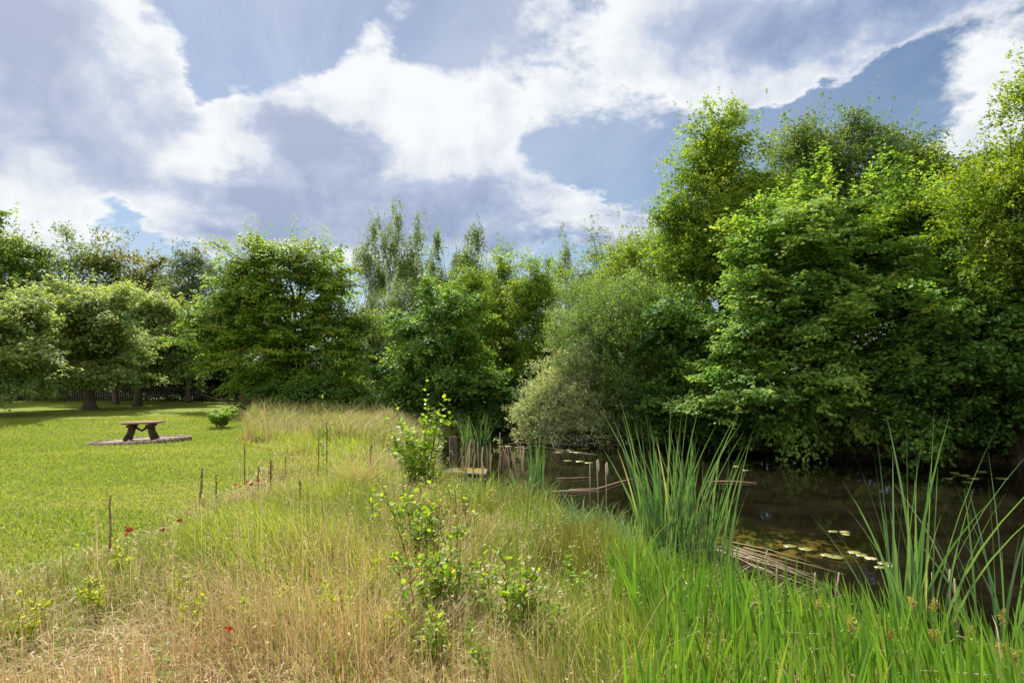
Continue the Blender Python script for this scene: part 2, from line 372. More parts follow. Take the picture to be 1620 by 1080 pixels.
def ground_mat():
    m, T = mat('ground')
    tc = T.n.new('ShaderNodeTexCoord'); v = tc.outputs['Object']
    a = T.noise(v, 0.45, 6, .6, .4); b = T.noise(v, 3.0, 6, .65); c = T.noise(v, 22, 5, .7); s = T.noise(T.vmath('MULTIPLY', v, (.35, 1.2, 1)), .9, 5, .6, .6)
    lawn = T.mix(T.smooth(b, .3, .7), (.115, .165, .014), (.21, .25, .030))
    lawn = T.mix(T.math('MULTIPLY', T.smooth(s, .50, .72), .6), lawn, (.30, .25, .085))
    lawn = T.mix(T.math('MULTIPLY', T.smooth(a, .5, .75), .45), lawn, (.24, .25, .05))
    lawn = T.mix(T.math('MULTIPLY', T.smooth(c, .5, .8), .5), lawn, (.07, .10, .014))
    mead = T.mix(T.smooth(b, .35, .65), (.11, .08, .04), (.20, .15, .08))
    mead = T.mix(T.smooth(c, .45, .8), mead, (.10, .085, .04))
    mud = T.mix(T.smooth(b, .3, .7), (.020, .016, .011), (.045, .034, .022))
    col = T.mix(T.attr('meadow'), lawn, mead); col = T.mix(T.attr('mud'), col, mud)
    p = T.n.new('ShaderNodeBsdfPrincipled'); T.put(p.inputs['Base Color'], col); p.inputs['Roughness'].default_value = .95
    p.inputs['Specular IOR Level'].default_value = .15
    bp = T.n.new('ShaderNodeBump'); bp.inputs['Strength'].default_value = .9; bp.inputs['Distance'].default_value = .05
    T.l.new(T.math('ADD', c, b), bp.inputs['Height']); T.l.new(bp.outputs[0], p.inputs['Normal'])
    o = T.n.new('ShaderNodeOutputMaterial'); T.l.new(p.outputs[0], o.inputs[0]); return m

def water_mat():
    m, T = mat('pond_water')
    tc = T.n.new('ShaderNodeTexCoord'); v = tc.outputs['Object']
    n = T.noise(v, 1.2, 5, .6, .5); n2 = T.noise(v, 6, 3, .5)
    spx = T.n.new('ShaderNodeSeparateXYZ'); T.l.new(v, spx.inputs[0])
    col = T.mix(T.smooth(n, .35, .7), (.005, .004, .002), (.014, .011, .006))
    d = T.vmath('LENGTH', T.vmath('MULTIPLY', T.vmath('SUBTRACT', v, (3.3, 7.9, 0)), (.9, 1.1, 0)))
    algae = T.math('MULTIPLY', T.smooth(d, 1.3, .2), T.smooth(T.noise(v, 5, 5, .7, .6), .47, .62))
    col = T.mix(algae, col, (.12, .085, .015))
    p = T.n.new('ShaderNodeBsdfPrincipled'); T.put(p.inputs['Base Color'], col)
    p.inputs['Roughness'].default_value = .03; p.inputs['IOR'].default_value = 1.33
    bp = T.n.new('ShaderNodeBump'); bp.inputs['Strength'].default_value = .12; bp.inputs['Distance'].default_value = .012
    T.l.new(T.noise(T.vmath('MULTIPLY', v, (1, 1.6, 1)), 3.5, 3, .5), bp.inputs['Height']); T.l.new(bp.outputs[0], p.inputs['Normal'])
    o = T.n.new('ShaderNodeOutputMaterial'); T.l.new(p.outputs[0], o.inputs[0]); return m

# ------------------------------------------------------------------ ground and water
def ground():
    def axis(lo, hi, near, n):
        t = np.linspace(-1, 1, n); k = 4.3
        s = np.sinh(t * k) / np.sinh(k)
        return near + np.where(s < 0, s * (near - lo), s * (hi - near))
    xs = axis(-900, 900, 1, 620); ys = axis(-700, 1500, 9, 620)
    X, Y = np.meshgrid(xs, ys)
    Zz = gz(X, Y); n = len(xs)
    V = np.stack([X, Y, Zz], -1).reshape(-1, 3)
    i = np.arange(len(ys) - 1)[:, None] * n; j = np.arange(n - 1)[None]
    f = np.stack([i + j, i + j + 1, i + n + j + 1, i + n + j], -1).reshape(-1, 4)
    x, y = V[:, 0], V[:, 1]
    dm = sdist(x, y, MEAD) + .35 * (vnoise(x, y, 9, 2.2) - .5); dp = sdist(x, y, POND)
    me = mesh('ground', V, f, {'meadow': sst(-dm, -.15, .25), 'mud': np.maximum(sst(-dp, -.7, .1), sst(y, 21, 27) * sst(x, -8.5, -5.5) * (dm < 0))}, True)
    prop(link('ground', me, ground_mat()), 'mown lawn and rough bank around the pond', None, None, 'structure')
    g = Acc()
    # the sheet reaches half a metre under the banks
    bb = 0.5
    c = POND.mean(0); nrm = norm(POND - c) * bb
    me = bpy.data.meshes.new('pond'); pts = [(float(a), float(b), WATER) for a, b in POND + nrm * .9]
    me.from_pydata(pts, [], [list(range(len(pts)))]); me.update()
    if me.polygons[0].normal.z < 0: me.flip_normals()
    prop(link('pond_water', me, water_mat()), 'dark brown pond water mirroring the trees', None, None, 'structure')
ground()

# ------------------------------------------------------------------ leaves and trees
def leaf_geo(c, n, t, size, asp=.62, fold=.12):
    """folded four-cornered leaves: centre, normal, pointing direction, length"""
    t = norm(t - n * np.sum(t * n, -1, keepdims=True)); s = np.cross(n, t)
    L = size[:, None] * .5; W = L * asp
    V = np.stack([c - t * L, c + s * W + n * L * fold + t * L * -.1, c + t * L, c - s * W + n * L * fold + t * L * -.1], 1)
    N = len(c); b = np.arange(N)[:, None] * 4
    f = np.concatenate([b + np.array([[0, 1, 2]]), b + np.array([[0, 2, 3]])])
    return V.reshape(-1, 3), f

def spray(cc, ax, rng, lpc, L, W, H, leaf, droop, nrand, asp, tint, jit=.35, updir=0.75, tj=.22):
    """sprays of leaves round cluster centres cc along axes ax"""
    K = len(cc); N = K * lpc
    ax = norm(ax); up = np.array([[0, 0, 1.0]])
    side = norm(np.cross(ax, up) + 1e-4); nn = norm(np.cross(side, ax))
    nn = np.where(nn[:, 2:3] < 0, -nn, nn)
    r = lambda a: np.repeat(a, lpc, axis=0)
    sc = r(rng.uniform(.65, 1.3, (K, 1)))
    u = rng.uniform(-1, 1, (N, 1)); w_ = rng.normal(0, .5, (N, 1)) * (1.0 - .55 * np.maximum(u, 0)); h = rng.normal(0, .5, (N, 1))
    c = r(cc) + r(ax) * u * L * sc + r(side) * w_ * W * sc + r(nn) * h * H * sc
    c[:, 2:3] -= droop * L * (np.maximum(u, -.2) ** 2 + .5 * w_ ** 2) * sc
    nrm = norm(r(nn) * (1 - updir) + up * updir * .62 + r(ax) * .42 + rng.normal(0, nrand, (N, 3)))
    tip = norm(r(ax) * .8 + np.sign(w_) * r(side) * .6 + rng.normal(0, .35, (N, 3)) + np.array([[0, 0, -droop * .8]]))
    sz = leaf * rng.uniform(1 - jit, 1 + jit, N)
    V, f = leaf_geo(c, nrm, tip, sz, asp)
    tt = r(tint[:, None])[:, 0] + rng.normal(0, tj, N)
    return V, f, np.repeat(tt, 4)

def envelope(ells, K, rng, lump=.18, shell=.45, front=.35, hemi=None):
    """cluster centres and outward directions for a union of ellipsoids (cx,cy,cz,rx,ry,rz)"""
    E = np.array(ells, float); w_ = (E[:, 3] * E[:, 5] + E[:, 3] * E[:, 4]) ; w_ = w_ / w_.sum()
    out = []; od = []; tries = 0; tot = 0
    ph = rng.uniform(0, 6.28, (len(E), 6))
    while tot < K and tries < 30:
        tries += 1; n = K * 2; k = rng.choice(len(E), n, p=w_)
        d = norm(rng.normal(0, 1, (n, 3)))
        flip = (d[:, 1] > 0) & (rng.random(n) < front); d[flip, 1] *= -1
        flip = (d[:, 2] < -.3) & (rng.random(n) < .35); d[flip, 2] *= -1
        lf = 1 + lump * (np.sin(4 * d[:, 0] + ph[k, 0]) * .6 + np.sin(5.5 * d[:, 2] + ph[k, 1] + 2 * d[:, 0]) * .6 + np.sin(9 * d[:, 2] + ph[k, 2] - 5 * d[:, 0]) * .45 + np.sin(11 * d[:, 1] + ph[k, 3]) * .3)
        rr = (1 - shell * rng.random(n) ** 1.5 * 1.0) * lf
        p = E[k, :3] + d * E[k, 3:] * rr[:, None]
        keep = np.ones(n, bool)
        for j in range(len(E)):
            q = np.linalg.norm((p - E[j, :3]) / E[j, 3:], axis=1); keep &= ~((q < .5) & (k != j))
        p, d, k = p[keep], d[keep], k[keep]
        nd = norm(d / E[k, 3:])
        out.append(p); od.append(nd); tot += len(p)
    p = np.concatenate(out)[:K]; d = np.concatenate(od)[:K]
    return p, d

def limb_path(a, b, rng, sag=.12, n=6):
    a = np.array(a, float); b = np.array(b, float); t = np.linspace(0, 1, n)[:, None]
    L = np.linalg.norm(b - a)
    mid = (a + b) / 2 + np.array([0, 0, sag * L]) + rng.normal(0, .05 * L, 3)
    p = (1 - t) ** 2 * a + 2 * t * (1 - t) * mid + t ** 2 * b
    p[1:-1] += rng.normal(0, .012 * L, (n - 2, 3)); return p

SPEC = {  # lpc leaves/cluster, spray length/width/height, leaf length, droop, normal randomness, aspect, up-bias
    'broad':   dict(lpc=26, L=.42, W=.30, H=.10, droop=.30, nrand=.38, asp=.78, updir=.72),
    'layer':   dict(lpc=30, L=.50, W=.34, H=.05, droop=.22, nrand=.26, asp=.66, updir=.85),
    'airy':    dict(lpc=26, L=.36, W=.26, H=.14, droop=.25, nrand=.6, asp=.50, updir=.5),
    'birch':   dict(lpc=26, L=.42, W=.12, H=.12, droop=.5, nrand=.9, asp=.66, updir=.2),
    'willow':  dict(lpc=30, L=.36, W=.20, H=.16, droop=.0, nrand=.8, asp=.42, updir=.35),
    'cherry':  dict(lpc=24, L=.42, W=.26, H=.10, droop=.75, nrand=.45, asp=.42, updir=.5),
}

def tree(name, label, cat, base, ells, kind, leafmat, K, leaf, seed, trunks=((0, 0),), tr=.16, barkmat='bark', nlimb=26,
         lump=.18, shell=.45, shoots=0, young=.22, group=None, scale=1.0, th=None, droop_ax=None, front=.4, tb=0.0, sh_len=.5, bough=None):
    """one tree or shrub: an empty at its foot > trunk (with limbs), crown. base (x,y); ells in world coordinates"""
    rng = np.random.default_rng(seed); bx, by = base; bz = float(gz(np.array([bx]), np.array([by]))[0])
    bz = max(bz, WATER - .2)
    root = empty(name, (bx, by, bz), label, cat, group); O = np.array([bx, by, bz])
    E = [tuple(e) for e in ells]
    s = dict(SPEC[kind]); lpc = s.pop('lpc'); s['L'] *= scale; s['W'] *= scale; s['H'] *= scale
    p, d = envelope(E, K, rng, lump, shell, front)
    zmin = np.maximum(gz(p[:, 0], p[:, 1]), WATER) + .08
    ok = p[:, 2] > zmin; p, d = p[ok], d[ok]
    if kind == 'birch': ax = norm(d * .5 + np.array([[0, 0, -1.0]]) + rng.normal(0, .25, d.shape))
    elif kind == 'willow': ax = norm(d * .9 + np.array([[0, 0, .5]]) + rng.normal(0, .5, d.shape))
    else: ax = norm(d * np.array([[1, 1, .55]]) + rng.normal(0, .38, d.shape) + np.array([[0, 0, .12]]))
    if bough is None: bough = dict(broad=26, layer=28, airy=18, cherry=18, willow=12).get(kind, 1)
    utip = 0
    if bough > 1:
        nb = max(6, len(p) // bough); bi = rng.choice(len(p), nb, replace=False); pb, db = p[bi], d[bi]
        k = rng.integers(0, nb, len(p)); pb, db = pb[k], db[k]
        bs = (rng.uniform(.6, 1.35, nb)[k])[:, None] * scale
        ab = norm(db * np.array([[1, 1, .5]]) + (rng.normal(0, .3, (nb, 3)))[k] + np.array([[0, 0, .1]])); sb_ = norm(np.cross(ab, [[0, 0, 1.0]]) + 1e-4); nb_ = norm(np.cross(sb_, ab))
        u = rng.uniform(-1.1, .75, (len(p), 1)); v = rng.normal(0, .5, (len(p), 1)) * (1.1 - .5 * u)
        fl = dict(broad=.13, layer=.07, airy=.18, cherry=.14).get(kind, .3)
        p = pb + ab * u * .85 * bs + sb_ * v * .62 * bs + nb_ * rng.normal(0, fl, (len(p), 1)) * bs
        p[:, 2] -= (.30 * np.maximum(u, -.3) ** 2 + .22 * v ** 2)[:, 0] * bs[:, 0] * .9
        ax = norm(ab * .8 + sb_ * v * .7 + rng.normal(0, .3, p.shape)); d = db
        tbg = rng.normal(0, .22, nb)[k]; utip = u[:, 0]
        ok = p[:, 2] > np.maximum(gz(p[:, 0], p[:, 1]), WATER) + .06; p, d, ax, tbg, utip = p[ok], d[ok], ax[ok], tbg[ok], utip[ok]
    else: tbg = 0
    tint = np.clip(rng.normal(.45, .22, len(p)), -.1, 1.1) + tb + tbg
    top = max(e[2] + e[5] for e in E); bot = min(e[2] - e[5] for e in E)
    yv = rng.random(len(p)) < young * np.where(np.asarray(utip) + np.zeros(len(p)) > .2, 2.0, .6) * np.clip((p[:, 2] - bot) / (top - bot) * 1.4, .15, 1.3)
    tint[yv] += rng.uniform(.35, .95, yv.sum())
    A = Acc()
    V, f, t = spray(p, ax, rng, lpc, leaf=leaf, tint=tint, **s); A.add(V - O, f, t)
    if shoots:                                                   # upright shoots that break the outline
        q, dq = envelope(E, shoots * 3, rng, lump, .05, front)
        m_ = dq[:, 2] > .15; q, dq = q[m_][:shoots], dq[m_][:shoots]
        for i in range(3):
            L = rng.uniform(.2, 1.0, (len(q), 1)) * sh_len * scale
            a2 = norm(dq * .6 + np.array([[0, 0, 1.0]]) + rng.normal(0, .2, q.shape))
            c2 = q + a2 * L * (i + .3) * .75
            ss = dict(s); ss['L'] = s['L'] * .55; ss['W'] = s['W'] * (.6 - .15 * i); ss['H'] = s['W'] * .5
            V, f, t = spray(c2, a2, rng, max(5, lpc // 3), leaf=leaf * .9, tint=np.clip(rng.normal(.8, .4, len(q)), 0, 1.6) + tb, **ss)
            A.add(V - O, f, t)
    B = Acc(); toph = th if th is not None else (top - bz) * .86
    ctr = np.array([np.mean([e[0] for e in E]), np.mean([e[1] for e in E])])
    tp = []
    for (ox, oy) in trunks:
        lean = rng.normal(0, .05, 2) * toph + (ctr - np.array([bx, by])) * .7 + np.array([ox, oy]) * 1.2
        t_ = np.linspace(0, 1, 10)
        xy = np.array([bx + ox, by + oy])[None] + lean[None] * (t_[:, None] ** 1.4) + rng.normal(0, .018 * toph, (10, 2)) * t_[:, None]
        path = np.column_stack([xy, bz - .15 + t_ * toph]); r = tr * (1 - t_) ** .8 * .95 + tr * .06 + tr * .45 * np.exp(-t_ * 22)
        V, Fs = tube(path, r, 10, rng, .06); B.add(V - O, Fs, .5); tp.append((path, r))
    idx = rng.choice(len(p), min(nlimb, len(p)), replace=False)
    for i in idx:
        path, r = tp[rng.integers(len(tp))]; tgt = p[i]
        hz = bz + (tgt[2] - bz) * rng.uniform(.45, .8); hz = min(max(hz, bz + toph * .14), path[-2][2])
        k = int(np.argmin(np.abs(path[:, 2] - hz))); a = path[k]
        lp = limb_path(a, tgt, rng, .08); rr = np.linspace(max(r[k] * .5, .012), .006 + .004 * scale, len(lp))
        V, Fs = tube(lp, rr, 5); B.add(V - O, Fs, .5)
        for j in rng.choice(len(p), 3):
            dd = np.linalg.norm(p[j] - lp[3])
            if dd < 1.6 * scale + .4:
                l2 = limb_path(lp[3], p[j], rng, .05, 4); V, Fs = tube(l2, np.linspace(rr[3] * .7, .005, 4), 4); B.add(V - O, Fs, .5)
    B.build('trunk', M[barkmat], root, True)
    A.build('crown', M[leafmat], root)
    return root

def E(px, py, rx, ry, d, dy=None):
    """ellipsoid from photo column/row and half sizes at distance d"""
    k = d / F
    return (P(px, d), d, Zp(py, d), rx * k, dy if dy is not None else rx * k * .8, ry * k)

#=TREES
BG = 'trees beyond the lawn'
tree('oak_tree', 'rounded dark green oak at the lawn edge, its crown cut by the picture edge', 'tree', (P(-20, 38), 38),
     [E(0, 450, 75, 95, 38), E(30, 420, 48, 60, 38), E(-60, 430, 100, 110, 39), E(10, 540, 80, 80, 38)], 'broad', 'oak', 1900, .17, 11, tr=.3, shoots=40, scale=1.5, tb=.1)
tree('ash_tree', 'loose airy ash with sky showing through its top, between the oak and the browner tree', 'tree', (P(120, 42), 42),
     [E(125, 415, 42, 40, 42), E(105, 470, 60, 60, 42), E(150, 450, 50, 60, 42), E(120, 560, 60, 70, 42)], 'airy', 'ash', 850, .17, 12, tr=.2, shoots=40, scale=1.7, lump=.3)
tree('field_maple', 'olive brown leaved maple standing behind the pale orchard trees', 'tree', (P(205, 43), 43),
     [E(185, 430, 36, 42, 43), E(228, 440, 34, 38, 43), E(205, 500, 65, 60, 43), E(250, 520, 40, 60, 43)], 'broad', 'brown', 1100, .18, 13, tr=.2, shoots=45, scale=1.6, lump=.25)
tree('poplar_tree', 'blue green poplar rising between the olive maple and the big hornbeam', 'tree', (P(298, 40), 40),
     [E(300, 440, 32, 48, 40), E(290, 500, 42, 60, 40), E(325, 470, 34, 60, 40)], 'airy', 'blue', 900, .15, 14, tr=.18, shoots=30, scale=1.5, lump=.2)
OG = 'pale green orchard trees on the lawn'
tree('orchard_tree', 'pale green orchard tree with the thickest trunk, nearest of its row', 'tree', (P(143, 28), 28),
     [E(130, 530, 85, 75, 28), E(100, 500, 55, 48, 28), E(170, 500, 55, 50, 28), E(60, 555, 55, 50, 28), E(185, 570, 55, 38, 28)], 'broad', 'orchard', 2700, .13, 21, tr=.27, shoots=60, scale=1.05, lump=.22, th=4.2, group=OG, nlimb=40, sh_len=.45)
tree('orchard_tree', 'orchard tree with leaning grey trunk, just past the thickest trunk', 'tree', (P(217, 33), 33),
     [E(235, 525, 75, 62, 33), E(195, 505, 55, 46, 33), E(270, 555, 55, 40, 33)], 'broad', 'orchard', 1900, .14, 22, tr=.22, shoots=50, scale=1.2, lump=.22, th=4.6, group=OG, nlimb=30)
tree('orchard_tree', 'orchard tree with short reddish trunk between the two stouter trunks', 'tree', (P(184, 36), 36),
     [E(180, 520, 60, 60, 36), E(150, 540, 50, 50, 36)], 'broad', 'orchard', 900, .13, 23, tr=.16, shoots=30, scale=1.3, lump=.22, th=4.6, group=OG)
tree('orchard_tree', 'slender pale trunked orchard tree next to the hornbeam', 'tree', (P(298, 38), 38),
     [E(295, 550, 45, 45, 38), E(320, 520, 35, 45, 38), E(265, 565, 40, 38, 38)], 'broad', 'orchard', 800, .13, 24, tr=.12, shoots=24, scale=1.3, lump=.22, th=4.8, group=OG)
tree('orchard_tree', 'low hanging orchard tree whose trunk stands outside the picture', 'tree', (P(-95, 23), 23),
     [E(-60, 530, 120, 85, 23), E(10, 562, 70, 45, 23), E(30, 510, 55, 45, 24), E(-160, 480, 120, 100, 23)], 'broad', 'orchard', 2600, .12, 25, tr=.22, shoots=40, scale=1.0, lump=.22, th=3.9, group=OG)
tree('hornbeam_tree', 'large spreading hornbeam with yellow green young leaves, its skirt touching the tall grass', 'tree', (P(462, 27), 27),
     [E(450, 450, 88, 78, 27), E(372, 462, 44, 50, 27), E(520, 462, 48, 60, 27), E(352, 525, 48, 40, 27.5), E(552, 535, 40, 58, 27), E(450, 560, 95, 70, 27), E(415, 630, 40, 28, 26.5), E(515, 615, 60, 40, 27)],
     'layer', 'hornbeam', 4600, .12, 31, trunks=((0, 0), (.25, .1), (-.2, .15)), tr=.15, barkmat='bark_dark', shoots=150, scale=1.05, lump=.2, young=.35, nlimb=60, sh_len=.6)
tree('hawthorn_tree', 'small tree with leaning trunk under the hornbeam edge', 'tree', (P(388, 29), 29),
     [E(355, 520, 45, 50, 29), E(400, 500, 40, 50, 29)], 'broad', 'hornbeam', 500, .10, 32, tr=.16, shoots=10, scale=1.0, th=4)
BR = 'feathery birches'
for k, (px, top, hw, d, lab, hue) in enumerate([
        (592, 342, 28, 37, 'feathery birch with bare pale stem, next to the hornbeam crown', 0),
        (628, 322, 27, 36, 'tallest feathery birch, second along from the hornbeam', 0),
        (660, 352, 27, 35, 'greyish birch leaning against the tallest birch', .1),
        (692, 360, 20, 38, 'narrow upright birch between the grey birch and the open topped birch', 0),
        (752, 350, 34, 38, 'open topped birch with drooping twigs above the bright alders', -.2),
        (896, 378, 24, 40, 'brownish slim birch rising behind the willow', .2),
        (868, 402, 14, 42, 'thin dark wispy birch beside the brownish one', -.2),
        (722, 398, 14, 40, 'small birch tip between two taller birches', 0)]):
    hgt = 560 - top
    tree('birch_tree', lab, 'tree', (P(px, d), d),
         [E(px, top + hgt * .14, hw * .5, hgt * .16, d), E(px - hw * .35, top + hgt * .34, hw * .85, hgt * .16, d), E(px + hw * .4, top + hgt * .5, hw, hgt * .17, d), E(px - hw * .2, top + hgt * .85, hw * 1.35, hgt * .3, d)],
         'birch', 'birch', int(560 * hw / 28), .10, 40 + k, tr=.085, barkmat='bark_birch', shoots=16, scale=1.25, lump=.42, shell=.9, young=.1, group=BR, tb=hue, nlimb=34, th=Zp(top + 6, d))
tree('goat_willow', 'soft pale green willow filling the gap under the birches', 'tree', (P(630, 33), 33),
     [E(640, 500, 48, 60, 33), E(600, 560, 40, 60, 33), E(650, 580, 50, 60, 33)], 'willow', 'birch', 1000, .10, 51, tr=.1, shoots=20, scale=1.2, lump=.3)
tree('sycamore_tree', 'glossy dark sycamore with bright young leaves, overhanging the end of the pond', 'tree', (P(690, 25), 25),
     [E(690, 530, 62, 68, 25), E(720, 590, 65, 62, 25), E(660, 610, 55, 55, 24.5), E(760, 620, 45, 42, 25), E(625, 650, 40, 26, 24.5)],
     'broad', 'maple', 2500, .12, 52, tr=.14, barkmat='bark_dark', shoots=40, scale=1.0, lump=.25, young=.28, nlimb=36)
AG = 'slim alders at the pond end'
for k, (px, top, hw, d, lab) in enumerate([
        (745, 405, 42, 30, 'bright topped slim alder just past the sycamore'),
        (800, 398, 34, 31, 'slim alder in the middle of the row with pointed top'),
        (850, 405, 42, 29, 'slim alder beside the willow at the pond end'),
        (778, 440, 30, 34, 'thin alder standing behind the row')]):
    hgt = 640 - top
    tree('alder_tree', lab, 'tree', (P(px, d), d),
         [E(px, top + hgt * .2, hw * .7, hgt * .2, d), E(px - 4, top + hgt * .42, hw, hgt * .2, d), E(px + 5, top + hgt * .7, hw * 1.05, hgt * .28, d)],
         'airy', 'alder', 1250, .11, 60 + k, tr=.085, barkmat='bark_dark', trunks=((0, 0), (.25, 0)), shoots=40, scale=1.0, lump=.3, shell=.75, young=.3, group=AG, th=Zp(top + 25, d), tb=.05)
tree('cherry_tree', 'wild cherry with spiky dark top shoots against the cloud', 'tree', (P(955, 30), 30),
     [E(950, 430, 42, 48, 30), E(985, 420, 42, 44, 30), E(925, 470, 36, 50, 30), E(990, 500, 60, 60, 30)], 'cherry', 'cherry', 1000, .11, 71, tr=.13, barkmat='bark_dark', shoots=50, scale=1.1, lump=.3, sh_len=.9)
tree('ash_tree', 'yellow green ash in front of the wild cherry, above the grey willow', 'tree', (P(1010, 26), 26),
     [E(1010, 420, 55, 50, 26), E(1050, 400, 50, 50, 26), E(970, 460, 60, 50, 26), E(1060, 470, 60, 60, 26)], 'airy', 'lime', 1500, .10, 72, tr=.14, shoots=60, scale=1.0, lump=.25)
tree('grey_willow', 'grey green small leaved willow leaning over the far water', 'tree', (P(985, 22), 22.3),
     [E(980, 520, 85, 75, 21), E(930, 560, 55, 70, 21), E(1030, 500, 55, 60, 21), E(1000, 610, 90, 62, 21), E(935, 480, 40, 40, 22)], 'willow', 'willow', 3600, .075, 73, trunks=((0, 0), (.4, .1)), tr=.12, barkmat='bark_dark', shoots=70, scale=.95, lump=.22, young=.25)
tree('silver_willow', 'whitish leaved willow bush drooping to the water', 'shrub', (P(880, 22), 24.3),
     [E(885, 608, 32, 26, 20.5), E(905, 650, 36, 30, 20), E(862, 632, 30, 22, 20.5), E(915, 590, 34, 40, 20.5), E(842, 655, 24, 18, 20.2), E(868, 672, 30, 16, 19.8)], 'willow', 'silver', 1300, .08, 74, trunks=((0, 0), (.3, 0)), tr=.05, shoots=40, scale=.8, lump=.3, young=.1, nlimb=30, sh_len=.3)
tree('alder_tree', 'tall alder with two dark stems, highest crown over the pond', 'tree', (P(1135, 23), 22.5),
     [E(1135, 235, 55, 58, 22), E(1090, 290, 45, 45, 22), E(1175, 295, 60, 48, 22), E(1125, 340, 75, 45, 22), E(1080, 370, 55, 40, 22), E(1170, 400, 80, 50, 22), E(1100, 430, 80, 55, 22)],
     'airy', 'alder', 3000, .115, 75, trunks=((-.12, 0), (.4, 0)), tr=.15, barkmat='bark_dark', shoots=130, scale=1.0, lump=.28, shell=.6, young=.3, tb=.1, sh_len=.55)
tree('cherry_tree', 'tall dark wild cherry with drooping leaves, behind the great lime', 'tree', (P(1310, 24), 23.5),
     [E(1270, 225, 42, 40, 23), E(1345, 205, 50, 36, 23), E(1385, 230, 42, 34, 23), E(1310, 270, 90, 50, 23), E(1300, 340, 110, 70, 23), E(1400, 290, 60, 50, 23), E(1420, 250, 45, 40, 23)],
     'cherry', 'cherry', 2900, .115, 76, tr=.18, barkmat='bark_dark', shoots=80, scale=1.05, lump=.28, shell=.6, sh_len=.6)
tree('oak_tree', 'rounded oak top between the drooping cherry and the yellow green acacia', 'tree', (P(1480, 22), 22),
     [E(1480, 290, 55, 48, 21), E(1430, 300, 50, 50, 21), E(1530, 300, 55, 50, 21), E(1480, 380, 100, 80, 21)], 'broad', 'oak', 1500, .11, 77, tr=.18, shoots=50, scale=1.0, lump=.25)
tree('lime_tree', 'great lime with layered leaves cascading down to the water', 'tree', (P(1310, 19.5), 19.2),
     [E(1310, 400, 150, 105, 17.8), E(1420, 340, 80, 75, 18), E(1230, 440, 100, 85, 17.5), E(1190, 520, 80, 85, 17.2), E(1320, 520, 160, 110, 17), E(1250, 620, 120, 75, 16.8), E(1400, 598, 120, 82, 17), E(1180, 605, 70, 75, 17.5)],
     'layer', 'hazel', 6200, .115, 81, trunks=((0, 0), (.5, .2), (-.4, .2)), tr=.2, barkmat='bark_dark', shoots=120, scale=.88, lump=.2, young=.28, nlimb=50, sh_len=.4)
tree('hazel_shrub', 'dark hazel between the grey willow and the great lime', 'shrub', (P(1090, 21.5), 21.5),
     [E(1080, 520, 60, 70, 19.5), E(1110, 600, 65, 75, 19), E(1050, 640, 55, 45, 19.5), E(1130, 660, 50, 36, 18.5)], 'broad', 'maple', 1900, .10, 82, trunks=((0, 0), (.3, 0)), tr=.07, barkmat='bark_dark', shoots=30, scale=.85, lump=.25, young=.12, nlimb=30, tb=-.1)
tree('false_acacia', 'yellow green acacia with the highest shoots, at the picture edge', 'tree', (P(1700, 14), 15.5),
     [E(1660, 330, 130, 90, 14), E(1610, 260, 60, 60, 14), E(1670, 180, 70, 80, 14), E(1560, 330, 75, 50, 14), E(1600, 400, 100, 60, 14), E(1740, 260, 130, 160, 14)],
     'airy', 'lime', 3000, .085, 83, tr=.17, shoots=130, scale=.8, lump=.28, young=.35, sh_len=.75)
tree('field_maple', 'dark low maple spreading over the water beside the great lime', 'tree', (P(1600, 16.3), 16.2),
     [E(1560, 540, 110, 90, 14.6), E(1500, 602, 90, 75, 14.8), E(1640, 605, 110, 85, 14.3), E(1650, 500, 110, 90, 14.5), E(1460, 480, 60, 80, 15.5), E(1450, 665, 55, 30, 15), E(1740, 560, 130, 150, 14)],
     'broad', 'maple', 4400, .10, 84, trunks=((0, 0), (.4, .1)), tr=.15, barkmat='bark_dark', shoots=60, scale=.8, lump=.24, young=.14, nlimb=46, tb=-.05, sh_len=.35)
# darker trees that close the wood behind
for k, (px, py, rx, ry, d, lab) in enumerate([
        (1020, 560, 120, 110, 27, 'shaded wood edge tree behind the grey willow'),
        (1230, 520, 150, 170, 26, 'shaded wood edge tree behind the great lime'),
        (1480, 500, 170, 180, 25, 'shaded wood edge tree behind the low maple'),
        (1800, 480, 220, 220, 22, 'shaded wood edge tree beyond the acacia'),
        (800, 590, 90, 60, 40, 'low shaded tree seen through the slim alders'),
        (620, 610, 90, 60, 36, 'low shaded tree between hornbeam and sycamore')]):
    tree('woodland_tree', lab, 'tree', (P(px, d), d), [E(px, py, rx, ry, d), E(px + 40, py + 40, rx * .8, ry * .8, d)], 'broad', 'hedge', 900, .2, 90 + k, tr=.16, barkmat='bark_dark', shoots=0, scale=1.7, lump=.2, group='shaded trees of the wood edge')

#=REST
# ------------------------------------------------------------------ hedge, fence, undergrowth
def bush_row(name, label, cat, x0, y0, x1, y1, h, w, K, leafmat, leaf, seed, kind='broad', scale=1.3, zlo=0.0, tb=0.0, group=None):
    rng = np.random.default_rng(seed); n = max(2, int(math.hypot(x1 - x0, y1 - y0) / (h * .55)))
    ells = []
    for i in range(n):
        t = (i + .5) / n; x = x0 + (x1 - x0) * t; y = y0 + (y1 - y0) * t; hh = h * rng.uniform(.8, 1.12)
        ells.append((x + rng.normal(0, .2), y + rng.normal(0, .2), zlo + hh * .5, h * .5, w * .5, hh * .55))
    tr_ = [((x1 - x0) * (t - .5), (y1 - y0) * (t - .5)) for t in np.linspace(.04, .96, n)]
    return tree(name, label, cat, ((x0 + x1) / 2, (y0 + y1) / 2), ells, kind, leafmat, K, leaf, seed, trunks=tr_, tr=.05, barkmat='bark_dark', nlimb=n * 4, lump=.15, scale=scale, th=h * .7, tb=tb, group=group, young=.05)
HG = 'dark hedges closing the lawn'
